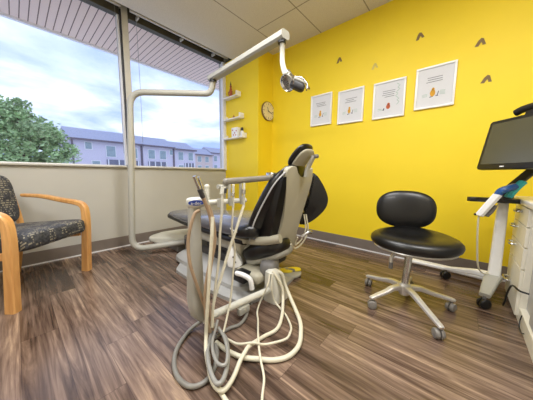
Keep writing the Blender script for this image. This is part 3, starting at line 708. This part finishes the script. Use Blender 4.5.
# foot control on the floor
t = thing('foot_control', 'round grey foot pedal with yellow top on the floor behind chair', 'foot control', (1.61, 1.13, 0))
b = BM(); super_e(b, .10, .10, .02, .6, .9, mtx=xf((1.61, 1.13, .02))); obj('disc', b, M['unit_grey'], t)
b = BM()
for s in (-1, 1): super_e(b, .038, .062, .012, .7, .8, mtx=xf((1.61 + s * .038, 1.13 - s * .02, .047), .7))
obj('yellow_pad', b, M['yellow_tag'], t)
b = BM(); super_e(b, .022, .06, .016, .7, .8, mtx=xf((1.60, 1.13, .045), .7)); obj('centre_grip', b, M['grey'], t)

# white hoses hanging from the arm pad side
for lab, pts in (('outer of the two thin hoses looping under the far arm pad', [(1.53, .93, .60), (1.55, .92, .47), (1.50, .93, .38), (1.42, .95, .34), (1.33, .93, .40)]),
                 ('inner of the two thin hoses looping under the far arm pad', [(1.515, .94, .60), (1.53, .93, .48), (1.49, .94, .40), (1.43, .96, .365), (1.40, .92, .44)])):
    tag(obj('thin_hose', tube(BM(), pts, .006, 8), M['hose'], None), 'white ' + lab, 'hose', 'hoses under the far arm pad')

# ================================================================= dental light
def dental_light():
    t = thing('dental_light', 'dental operating light on a bent pipe post and long flat arm', 'dental light', (1.25, 2.45, 0))
    b = BM(); tube(b, rounded_path([(1.30, 2.36, .13), (.81, 2.72, .065), (.885, 2.73, 1.773), (1.475, 2.115, 1.773), (1.475, 2.075, 1.90)], .15, 9), .032, 16, sharp=True)
    obj('post_pipe', b, M['unit_grey'], t)
    b = BM(); tube(b, [(1.30, 2.36, 0.0), (1.30, 2.36, .13)], .045, 16, sharp=True); tube(b, [(1.30, 2.36, .12), (1.30, 2.36, .2)], .055, 16, sharp=True); obj('post_mount', b, M['grey'], t)
    b = BM(); lathe(b, [(.038, 0), (.038, .02), (.030, .03)], 20, xf((1.475, 2.075, 1.878))); obj('pivot_collar', b, M['black'], t)
    b = BM(); ribbon(b, [(1.488, 2.13, 1.93), (1.45, 1.7, 1.93), (1.405, 1.10, 1.935), (1.40, 1.065, 1.935)], (1, -.08, 0), .085, .062, .014, sharp=True); obj('long_arm', b, M['unit_grey'], t)
    b = BM(); tube(b, [(1.40, 1.10, 1.885), (1.40, 1.10, 1.90)], .03, 16, sharp=True); obj('pivot_collar', b, M['black'], t)
    b = BM(); tube(b, [(1.405, 1.10, 1.90), (1.42, 1.11, 1.83), (1.425, 1.11, 1.76), (1.41, 1.08, 1.69), (1.40, 1.05, 1.65)], (.018, .022), 14); obj('drop_arm', b, M['unit'], t)
    b = BM(); tube(b, [(1.42, 1.06, 1.68), (1.43, 1.03, 1.635), (1.445, 1.00, 1.605)], .022, 14); obj('yoke', b, M['chrome'], t)
    b = BM(); lathe(b, [(.0001, -.03), (.045, -.028), (.060, -.010), (.064, .018), (.058, .022), (.048, .006), (.0001, .0)], 28, Matrix.Translation((1.425, 1.05, 1.605)) @ Vector((0, 0, 1)).rotation_difference(Vector((-.72, .1, -.45))).to_matrix().to_4x4())
    h = obj('lamp_head', b, M['chrome'], t)
    b = BM(); super_e(b, .058, .040, .030, .6, .6, mtx=Matrix.Translation((1.462, .995, 1.575)) @ Matrix.Rotation(math.radians(-47), 4, 'Z') @ Matrix.Rotation(math.radians(22), 4, 'Y'), nu=28, nv=14); obj('lamp_housing', b, M['dark'], h)
    b = BM(); tube(b, [(1.45, 1.01, 1.64), (1.49, .975, 1.635), (1.515, .945, 1.59), (1.51, .945, 1.555)], .009, 10); obj('handle', b, M['chrome'], h)
    b = BM(); super_e(b, .05, .034, .012, .6, .6, mtx=Matrix.Translation((1.462, .985, 1.605)) @ Matrix.Rotation(math.radians(-47), 4, 'Z') @ Matrix.Rotation(math.radians(22), 4, 'Y')); obj('top_cover', b, M['unit_grey'], h)
dental_light()

# ================================================================= delivery unit behind the chair
def delivery_unit():
    t = thing('delivery_unit', 'cream dental delivery unit with upright column and holder bar', 'dental unit', (1.15, .98, 0))
    b = BM(); n = 24; rings = []
    for z, hx, hy, cx in ((.105, .010, .012, .645), (.115, .026, .03, .63), (.15, .038, .036, .612), (.25, .041, .040, .600), (.5, .033, .034, .603), (.745, .026, .030, .608)):
        rings.append([Vector((cx + hx * sgnpow(math.cos(2 * PI * k / n), .6), 1.04 + hy * sgnpow(math.sin(2 * PI * k / n), .6), z)) for k in range(n)])
    loft(b, rings); obj('column', b, M['unit_grey'], t)
    b = BM(); super_e(b, .048, .042, .027, .55, .75, mtx=xf((.616, 1.035, .768)), nu=36, nv=16); cap = obj('column_cap', b, M['unit'], t)
    # blue oval label facing the camera side
    fd = Vector((-.50, -.86, 0)).normalized(); ux = Vector((.86, -.50, 0)).normalized()
    lm = frame(ux, Vector((0, 0, 1)), fd, Vector((.616, 1.035, .771)) + fd * .0475)
    b = BM(); prism(b, [(.038 * math.cos(a), .014 * math.sin(a)) for a in [2 * PI * k / 28 for k in range(28)]], -.006, .002, lm); lab = obj('blue_label', b, M['blue'], cap, False); lab['label'] = 'blue oval label with white lettering'
    cu = bpy.data.curves.new('lettering', 'FONT'); cu.body = 'a-dec'; cu.size = .024; cu.align_x = 'CENTER'; cu.align_y = 'CENTER'; cu.extrude = .0004
    tmp = bpy.data.objects.new('tmp', cu); COL.objects.link(tmp); me = bpy.data.meshes.new_from_object(tmp, depsgraph=bpy.context.evaluated_depsgraph_get()); bpy.data.objects.remove(tmp)
    b = BM(); b.from_mesh(me); bmesh.ops.transform(b, matrix=lm @ Matrix.Translation((0, -.002, .0028)), verts=b.verts); obj('lettering', b, M['white'], lab, False)
    # lower arm back to the junction box
    b = BM(); tube(b, [(.635, 1.03, .108), (1.16, .985, .092)], .022, 16, sharp=True); obj('lower_arm', b, M['unit'], t)
    b = BM(); box(b, .86, .95, .975, 1.01, .03, .08, .01); lathe(b, [(.0001, 0), (.009, 0), (.009, .006), (.0001, .006)], 12, Matrix.Translation((.90, .975, .06)) @ Matrix.Rotation(PI / 2, 4, 'X')); obj('arm_bracket', b, M['unit_grey'], t)
    n = 24; b = BM(); rings = []
    for z, hx, hy, cx, e in ((.0, .085, .07, 1.225, .5), (.03, .085, .07, 1.225, .5), (.10, .07, .06, 1.21, .6), (.18, .058, .05, 1.19, .7), (.225, .048, .042, 1.18, .8), (.24, .025, .025, 1.18, 1.0)):
        rings.append([Vector((cx + hx * sgnpow(math.cos(2 * PI * k / n), e), .985 + hy * sgnpow(math.sin(2 * PI * k / n), e), z)) for k in range(n)])
    loft(b, rings); obj('junction_box', b, M['unit'], t)
    # holder bar with sockets
    b = BM(); tube(b, [(.64, 1.03, .762), (.95, 1.02, .754)], .015, 14, sharp=True); obj('holder_bar', b, M['unit'], t)
    for hx in (.74, .82, .905):
        b = BM(); tube(b, [(hx, 1.0, .735), (hx, 1.0, .78)], .014, 12, sharp=True); obj('holder', b, M['unit_grey'], t)
    b = BM(); tube(b, [(.70, 1.06, .74), (.70, 1.06, .845)], .013, 14); super_e(b, .015, .015, .015, mtx=xf((.70, 1.06, .845))); obj('knob', b, M['unit'], t)
    # upper whip arm reaching to the chair back
    b = BM(); tube(b, [(.80, 1.02, .873), (1.22, 1.02, .893)], .019, 16, sharp=True); super_e(b, .019, .019, .019, mtx=xf((.80, 1.02, .873))); obj('upper_arm', b, M['upper'], t)
    b = BM(); box(b, 1.17, 1.255, .985, 1.05, .885, .93, .012, seg=3); obj('arm_end', b, M['chrome'], t)
    for hx in (.825, .912):
        b = BM(); tube(b, [(hx, 1.02, .755), (hx, 1.02, .875)], .010, 10, sharp=True); obj('upright', b, M['unit'], t)
    b = BM(); tube(b, [(.75, 1.03, .845), (.84, 1.03, .84)], .013, 10, sharp=True); obj('cross_link', b, M['unit_grey'], t)
delivery_unit()

def instrument(name, lab, cat, parts):
    a = parts[0][2][0]; t = thing(name, lab, cat, (a[0], a[1], min(p[2] for q in parts for p in q[2])))
    for pn, m, pts, r, sh in parts: obj(pn, tube(BM(), pts, r, 12, sharp=sh), M[m], t)
    return t
instrument('suction_handpiece', 'metal tipped suction handpiece leaning left above the column cap', 'handpiece', [
    ('tip', 'chrome', [(.560, .95, .905), (.590, .95, .835)], .009, True),
    ('valve', 'dark', [(.586, .95, .842), (.604, .95, .80)], .012, True),
    ('hose', 'hose_tan', [(.602, .95, .805), (.642, .95, .705), (.655, .95, .57), (.632, .95, .45), (.605, .95, .32), (.612, .96, .16), (.64, .97, .06)], .0095, False)])
instrument('suction_handpiece', 'shorter saliva ejector handpiece leaning beside the metal tipped one', 'handpiece', [
    ('tip', 'chrome', [(.592, .965, .90), (.618, .965, .825)], .007, True),
    ('grip', 'unit_grey', [(.616, .965, .83), (.642, .965, .76)], .009, True),
    ('hose', 'hose_tan', [(.640, .965, .765), (.668, .965, .69), (.680, .965, .563), (.654, .965, .445), (.632, .965, .30), (.645, .97, .14), (.66, .97, .06)], .0075, False)])
instrument('air_water_syringe', 'upright syringe with grey button on top, first in holder bar', 'handpiece', [
    ('head', 'unit', [(.748, .985, .805), (.756, .985, .845)], .015, True),
    ('button', 'dark', [(.753, .968, .812), (.757, .968, .838)], .008, True),
    ('grip', 'unit', [(.742, .985, .70), (.748, .985, .81)], .008, True),
    ('hose', 'hose', [(.742, .985, .705), (.728, .985, .60), (.718, .985, .45), (.686, .985, .272), (.668, .985, .13), (.68, .985, .03)], .007, False)])
instrument('dental_handpiece', 'slim handpiece with pale hose, second in holder bar', 'handpiece', [
    ('grip', 'unit', [(.822, .985, .72), (.826, .985, .86)], .007, True),
    ('collar', 'chrome', [(.822, .985, .79), (.823, .985, .81)], .010, True),
    ('hose', 'hose', [(.822, .985, .725), (.812, .985, .59), (.832, .985, .465), (.815, .985, .315), (.775, .965, .17), (.69, .92, .05)], .006, False)])
instrument('dental_handpiece', 'handpiece with thick cream hose slanting left, last in holder bar', 'handpiece', [
    ('grip', 'unit', [(.905, .985, .72), (.909, .985, .865)], .0075, True),
    ('collar', 'chrome', [(.905, .985, .80), (.906, .985, .825)], .012, True),
    ('hose', 'hose', [(.904, .985, .725), (.842, .98, .60), (.786, .98, .482), (.726, .975, .352), (.668, .97, .22), (.645, .96, .09)], .0085, False)])

def hose(lab, pts, r, m, smooth=8):
    tag(obj('hose', tube(BM(), pts, r, 10, smooth), M[m], None), lab, 'hose', 'hoses of the delivery unit')
hose('tan hose hanging down the window side of the unit column', [(.60, .975, .735), (.578, .985, .72), (.556, .99, .66), (.545, 1.0, .575), (.546, .99, .47), (.576, .985, .353), (.620, .985, .213), (.655, .985, .10), (.69, .99, .04)], .0085, 'hose_tan')
hose('thick cream hose falling in front of the column and running to picture bottom', [(.650, .94, .70), (.637, .93, .61), (.622, .93, .473), (.61, .93, .328), (.597, .93, .198), (.589, .93, .092), (.553, .877, .05), (.519, .795, .02), (.503, .72, .015), (.489, .628, .012), (.48, .52, .012)], .0095, 'hose')
hose('grey hose making a wide loop on the floor left of the column', [(.66, 1.05, .11), (.668, 1.10, .05), (.604, 1.121, .015), (.499, 1.056, .013), (.438, .974, .013), (.412, .884, .013), (.426, .805, .013), (.476, .777, .013), (.534, .794, .013), (.601, .856, .013), (.64, .92, .013)], .0108, 'hose_grey')
hose('thick cream hose making the widest loop right of the unit', [(1.195, .97, .232), (1.225, .93, .20), (1.238, .915, .13), (1.222, .854, .06), (1.16, .76, .025), (1.10, .69, .016), (1.032, .639, .014), (.933, .588, .014), (.839, .585, .014), (.77, .625, .014), (.722, .687, .014), (.677, .754, .014), (.655, .836, .014), (.65, .93, .014)], .0125, 'hose')
hose('cream hose crossing under the widest loop and curling by the column', [(1.155, .965, .235), (1.172, .93, .19), (1.192, .90, .12), (1.175, .88, .055), (1.064, .803, .02), (.954, .755, .012), (.857, .77, .012), (.737, .759, .038), (.69, .745, .040), (.64, .727, .034), (.569, .694, .02), (.503, .672, .03), (.486, .704, .035), (.505, .774, .035), (.562, .874, .03), (.60, .95, .03)], .0105, 'hose')
hose('thin pale hose running from the junction box to picture bottom', [(1.13, .965, .225), (1.09, .95, .16), (1.06, .985, .05), (1.0, .96, .012), (.939, .895, .008), (.84, .80, .034), (.759, .716, .036), (.707, .653, .030), (.669, .599, .008), (.591, .539, .008), (.547, .48, .008), (.50, .42, .008)], .0058, 'hose')
hose('thin pale hose making a small loop between the thicker cream hoses', [(1.14, .95, .225), (1.115, .935, .14), (1.13, .925, .05), (1.13, .87, .010), (1.097, .795, .008), (1.032, .71, .008), (.96, .665, .030), (.902, .651, .034), (.837, .685, .032), (.791, .715, .034), (.744, .745, .056), (.708, .819, .03), (.700, .90, .02)], .0064, 'hose')
hose('grey hose hanging from the lower arm to the floor', [(.985, 1.0, .06), (.975, 1.02, .035), (.913, .976, .014), (.835, .947, .012), (.773, .965, .012), (.72, .97, .012), (.66, .95, .03)], .010, 'hose_grey')
hose('translucent tubing coiled at the foot of the column', [(.70, 1.0, .06), (.682, 1.005, .03), (.60, .92, .05), (.55, .86, .055), (.502, .769, .06), (.483, .692, .062), (.519, .692, .062), (.595, .76, .06), (.668, .868, .055), (.689, .957, .05)], .010, 'hose_clear')
hose('second loop of translucent tubing inside the coil by the column', [(.70, .985, .09), (.665, .955, .07), (.60, .89, .075), (.555, .82, .08), (.53, .75, .085), (.55, .72, .085), (.60, .77, .085), (.65, .86, .08), (.675, .94, .08)], .008, 'hose_clear')

# ================================================================= stool
def caster(t, x, y, rz, r, m, stem_top, name='caster'):
    b = BM(); ax = Matrix.Translation((x, y, r)) @ Matrix.Rotation(rz, 4, 'Z') @ Matrix.Rotation(PI / 2, 4, 'X')
    for s in (-1, 1): lathe(b, [(.0001, s * .004), (r * .95, s * .004), (r, s * .008), (r, s * .018), (r * .85, s * .024), (r * .5, s * .026), (.0001, s * .026)], 20, ax)
    c = obj(name, b, M[m], t)
    b = BM(); tube(b, [(x, y, r), (x, y, stem_top)], r * .28, 10, sharp=True); obj('stem', b, M['grey'], c)
    return c
def stool():
    cx, cy = 1.79, .26
    t = thing('operator_stool', 'black padded operator stool on a five star caster base', 'stool', (cx, cy, 0))
    # five legs
    ends = [(1.522, .04), (1.573, .408), (1.89, .53), (2.09, .27), (1.905, .0)]
    for i, (ex, ey) in enumerate(ends):
        d = Vector((ex - cx, ey - cy, 0)); u = d.normalized(); s = Vector((-u.y, u.x, 0)); q = Vector((cx, cy, 0))
        b = BM(); ribbon(b, [q + u * .02 + Vector((0, 0, .125)), q + u * .10 + Vector((0, 0, .125)), q + d * .6 + Vector((0, 0, .105)), q + d * 1.0 + Vector((0, 0, .080)), q + d * 1.06 + Vector((0, 0, .074))], s, (.044, .026), (.036, .020), .006)
        obj('leg', b, M['unit_grey'] if False else M['alu'], t)
        caster(t, ex, ey, i * 1.3 + .6, .029, 'caster', .075)
    b = BM(); lathe(b, [(.0001, .07), (.03, .07), (.045, .10), (.045, .14), (.032, .155), (.0001, .155)], 24, xf((cx, cy, 0))); obj('hub', b, M['alu'], t)
    b = BM(); tube(b, [(cx, cy, .15), (cx + .01, cy - .012, .405)], .024, 20, sharp=True); obj('gas_lift', b, M['chrome'], t)
    # seat: contoured, wide across the view
    ang = math.atan2(.30 - .26, 1.95 - 1.79) ; ang = math.radians(8)
    sm = Matrix.Translation((cx + .01, cy - .03, .462)) @ Matrix.Rotation(ang, 4, 'Z')
    b = BM(); n = 48; rings = []
    prof = [(.0, -.045), (.55, -.048), (.86, -.042), (.97, -.022), (1.0, .0), (.985, .018), (.93, .034), (.8, .044), (.6, .045), (.35, .04), (.1, .036), (.0, .035)]
    for r_, z in prof:
        ring = []
        for k in range(n):
            a = 2 * PI * k / n; X = .215 * math.cos(a) * max(r_, .001); Y = .272 * math.sin(a) * max(r_, .001)
            ring.append(sm @ Vector((X, Y, z + .10 * (Y * Y) * 3 * 0 + (.03 * (X / .2) ** 2 if X > 0 else -.012 * (X / .2) ** 2))))
        rings.append(ring)
    loft(b, rings); obj('seat', b, M['stool'], t)
    b = BM(); lathe(b, [(.0001, 0), (.19, 0), (.205, .012), (.20, .02), (.0001, .02)], 36, Matrix.Translation((cx + .01, cy - .03, .403)) @ Matrix.Rotation(ang, 4, 'Z') @ Matrix.Diagonal((.98, 1.2, 1, 1))); obj('seat_pan', b, M['alu'], t)
    # back pad
    bmx = Matrix.Translation((2.0, .33, .655)) @ Matrix.Rotation(math.radians(10), 4, 'Z') @ Matrix.Rotation(math.radians(8), 4, 'Y')
    b = BM(); super_e(b, .048, .20, .145, .8, 1.0, mtx=bmx, nu=36, nv=22); obj('backrest', b, M['stool'], t)
    b = BM(); ribbon(b, [(1.86, .27, .388), (1.98, .31, .392), (2.03, .335, .44), (2.035, .335, .58)], (.17, .98, 0) if False else (-.17, .98, 0), .045, .012, .003); obj('back_bracket', b, M['alu'], t)
    b = BM(); tube(b, [(1.78, .33, .37), (1.74, .345, .33), (1.735, .345, .28)], .012, 10); obj('height_lever', b, M['alu'], t)
    b = BM(); tube(b, [(1.736, .345, .30), (1.734, .345, .255)], .014, 10, sharp=True); obj('lever_knob', b, M['grey'], t)
stool()

# ================================================================= cabinets at the right
def cabinets():
    x0, x1, yf, yb, zt = 2.06, 2.52, -.325, -.98, .725
    t = thing('drawer_cabinet', 'white laminate drawer pedestal with metal bow handles', 'cabinet', ((x0 + x1) / 2, (yf + yb) / 2, 0))
    obj('body', box(BM(), x0, x1, yb, yf, 0.0, zt, .002), M['laminate'], t, False)
    zs = [(.605, .715), (.475, .598), (.335, .468), (.03, .328)]
    for i, (a, c) in enumerate(zs):
        d = obj('drawer_front', box(BM(), x0 + .004, x1 - .004, yf, yf + .016, a, c, .002), M['laminate'], t, False)
        zc = c - .035 if i < 3 else .16; xc = 2.30 if i == 0 else 2.395
        b = BM(); tube(b, [(xc - .055, yf + .016, zc), (xc - .05, yf + .04, zc), (xc, yf + .046, zc), (xc + .05, yf + .04, zc), (xc + .055, yf + .016, zc)], .008, 8, 4); obj('bow_handle', b, M['chrome'], d)
    t = thing('base_cabinet', 'light grey fronted base cabinet on a white plinth nearest the camera', 'cabinet', (1.7, (yf + yb) / 2, 0))
    obj('body', box(BM(), 1.30, x0 - .003, yb, yf - .03, .09, zt, .002), M['laminate_grey'], t, False)
    obj('plinth', box(BM(), 1.30, x0 - .003, yb, yf, 0.0, .09, .003), M['laminate'], t, False)
    d = obj('door', box(BM(), 1.32, 1.84, yf - .03, yf - .008, .10, zt - .01, .002), M['laminate_grey'], t, False)
    b = BM(); tube(b, [(1.40, yf - .008, .60), (1.40, yf + .02, .595), (1.40, yf + .025, .55), (1.40, yf + .02, .505), (1.40, yf - .008, .50)], .0055, 8, 4); obj('bow_handle', b, M['chrome'], d)
    tag(obj('countertop', box(BM(), 1.28, 2.55, -1.0, -.295, zt + .001, zt + .042, .010, seg=3), M['counter'], None), 'white countertop with rounded edge behind the scanner cart', 'countertop')
cabinets()
tag(obj('power_cord', tube(BM(), [(1.93, -.335, .235), (1.95, -.30, .235), (2.03, -.285, .23), (2.12, -.285, .19), (2.17, -.28, .12), (2.20, -.28, .06), (2.22, -.275, .008)], .0055, 8), M['black'], None), 'black cord drooping across the base of the drawer pedestal', 'cord')
tag(obj('power_cord', tube(BM(), [(1.92, -.318, .10), (1.93, -.315, .06), (1.90, -.312, .03), (1.85, -.312, .028), (1.80, -.314, .05)], .003, 8), M['black'], None), 'short black cord lying against the white plinth near the floor', 'cord')

# ================================================================= scanner cart with monitor
def scanner_cart():
    cx, cy = 2.36, -.225
    t = thing('scanner_cart', 'wheeled scanner cart with white column and spread legs', 'cart', (cx, cy, 0))
    b = BM(); n = 24
    loft(b, [[Vector((cx + sx * sgnpow(math.cos(2 * PI * k / n), .4), cy + sy * sgnpow(math.sin(2 * PI * k / n), .4), z)) for k in range(n)] for z, sx, sy in ((.15, .036, .036), (.3, .035, .033), (.60, .036, .03), (.75, .034, .028))])
    obj('column', b, M['white'], t)
    for nm, (ex, ey), w in (('leg', (2.10, -.17), .075), ('leg', (2.49, .06), .05), ('leg', (2.62, -.22), .05)):
        d = Vector((ex - cx, ey - cy, 0)); u = d.normalized(); q = Vector((cx, cy, 0)); s = Vector((-u.y, u.x, 0))
        b = BM(); ribbon(b, [q + Vector((0, 0, .155)), q + d * .3 + Vector((0, 0, .15)), q + d * .7 + Vector((0, 0, .12)), q + d * 1.02 + Vector((0, 0, .095))], s, (w * 1.3, w * .8), (.05, .03), .008); obj('leg', b, M['unit_grey'] if w > .06 else M['white'], t)
        caster(t, ex, ey, 2.2, .036, 'black', .09)
    # rear long leg along the wall
    b = BM(); ribbon(b, [(2.58, -.2, .06), (2.62, .10, .055), (2.64, .36, .05)], (1, 0, 0), .07, .035, .01); obj('rear_leg', b, M['white'], t)
    b = BM(); tube(b, [(2.36, -.225, .75), (2.36, -.225, .80)], .05, 20, sharp=True); obj('collar', b, M['black'], t)
    # handle / holder plate
    mm = Matrix.Translation((2.29, -.17, .745)) @ Matrix.Rotation(math.radians(102), 4, 'Z')
    b = BM(); prism(b, smooth_outline([(-.14, -.055), (.0, -.05), (.08, -.045), (.135, -.03), (.145, .0), (.13, .03), (.08, .03), (.05, .04), (-.02, .05), (-.14, .05)], 4), -.016, .014, mm, .006); obj('holder_tray', b, M['black'], t)
    b = BM(); ribbon(b, [(2.36, -.235, .79), (2.34, -.27, .86), (2.25, -.33, .96), (2.17, -.37, 1.04)], (.744, .659, 0), .075, .035, .008); obj('monitor_stem', b, M['black'], t)
    return t
scanner_cart()
def scanner_wand():
    t = thing('scanner_wand', 'white handheld intraoral scanner with blue and teal sleeve in cart holder', 'scanner', (2.2, -.13, .62))
    fwd = Vector((-.664, .748, 0))            # towards picture left
    o = Vector((2.13, -.095, .64)); ax = (Vector((2.11, -.235, .915)) - o).normalized()
    def Q(s, a=0.0): return o + ax * s + Vector((.744, .659, 0)) * a
    sd = Vector((.744, .659, 0))
    b = BM(); ribbon(b, [Q(0), Q(.03), Q(.08), Q(.13), Q(.17)], sd, .046, .055, .018); obj('body', b, M['white'], t)
    b = BM(); ribbon(b, [Q(.01) + Vector((.03, -.03, -.01)), Q(.05) + Vector((.03, -.035, -.005)), Q(.09) + Vector((.022, -.028, 0))], sd, .04, .03, .01); obj('cradle', b, M['grey'], t)
    b = BM(); ribbon(b, [Q(.165), Q(.20), Q(.235) + Vector((.015, -.02, -.01)), Q(.25) + Vector((.035, -.04, -.012))], sd, .042, .040, .012); obj('blue_sleeve', b, M['navy'], t)
    b = BM(); ribbon(b, [Q(.165) + Vector((.045, -.055, -.01)), Q(.23) + Vector((.05, -.06, 0)), Q(.27) + Vector((.055, -.065, .0))], sd, .04, .042, .012); obj('teal_sleeve', b, M['teal'], t)
    b = BM(); super_e(b, .008, .008, .008, mtx=xf(Q(.0) + Vector((-.015, .02, .01)))); obj('button', b, M['black'], t)
    e = Q(0)
    b = BM(); tube(b, [e, e + Vector((.0, .0, -.05)), e + Vector((.04, -.01, -.2)), e + Vector((.10, -.03, -.38)), e + Vector((.16, -.06, -.45)), e + Vector((.2, -.1, -.46))], .0055, 8); obj('cable', b, M['hose'], t)
scanner_wand()
def monitor():
    f_ = Vector((-.744, -.659, 0)); up = Vector((.66 * .20, -.75 * .20, .98)).normalized(); nrm = f_.cross(up).normalized()   # nrm points to picture left
    if nrm.dot(Vector((-.66, .75, 0))) < 0: nrm = -nrm
    A = Vector((2.215, -.065, .96)); w, h = .56, .335
    t = thing('monitor', 'large dark screen monitor on the cart, tilted back', 'monitor', (2.1, -.3, .95))
    mm = frame(f_, up, f_.cross(up), A)
    s = 1 if (f_.cross(up)).dot(nrm) > 0 else -1
    b = BM(); prism(b, [(.012, 0), (w - .012, 0), (w, .012), (w, h - .012), (w - .012, h), (.012, h), (0, h - .012), (0, .012)], -.022, .014, mm, .004); obj('bezel', b, M['black'], t)
    b = BM(); box(b, .022, w - .022, .035, h - .022, *( (.0138, .0158) if s > 0 else (-.0238, -.0218)), mtx=mm); obj('screen', b, M['screen'], t, False)
    b = BM(); zz = (.014, .0155) if s > 0 else (-.0235, -.022); box(b, .16, .185, .013, .019, *zz, mtx=mm); obj('badge', b, M['white'], t, False)
    b = BM(); tube(b, [mm @ Vector((.14, h + .03, .0)), mm @ Vector((.2, h + .045, .0)), mm @ Vector((.45, h + .05, 0))], .022, 14); box(b, .2, .26, h - .01, h + .04, -.012, .008, .004, mtx=mm); obj('camera_bar', b, M['black'], t)
    b = BM(); box(b, w * .3, w * .55, .08, .2, *((-.05, -.018) if s > 0 else (.012, .045)), .008, mtx=mm); obj('rear_mount', b, M['dark'], t)
monitor()
tag(obj('monitor_cable', tube(BM(), [(2.30, -.34, .96), (2.26, -.37, .86), (2.24, -.36, .80), (2.30, -.42, .77)], .006, 8), M['black'], None), 'black cable looping behind the monitor stem', 'cable')
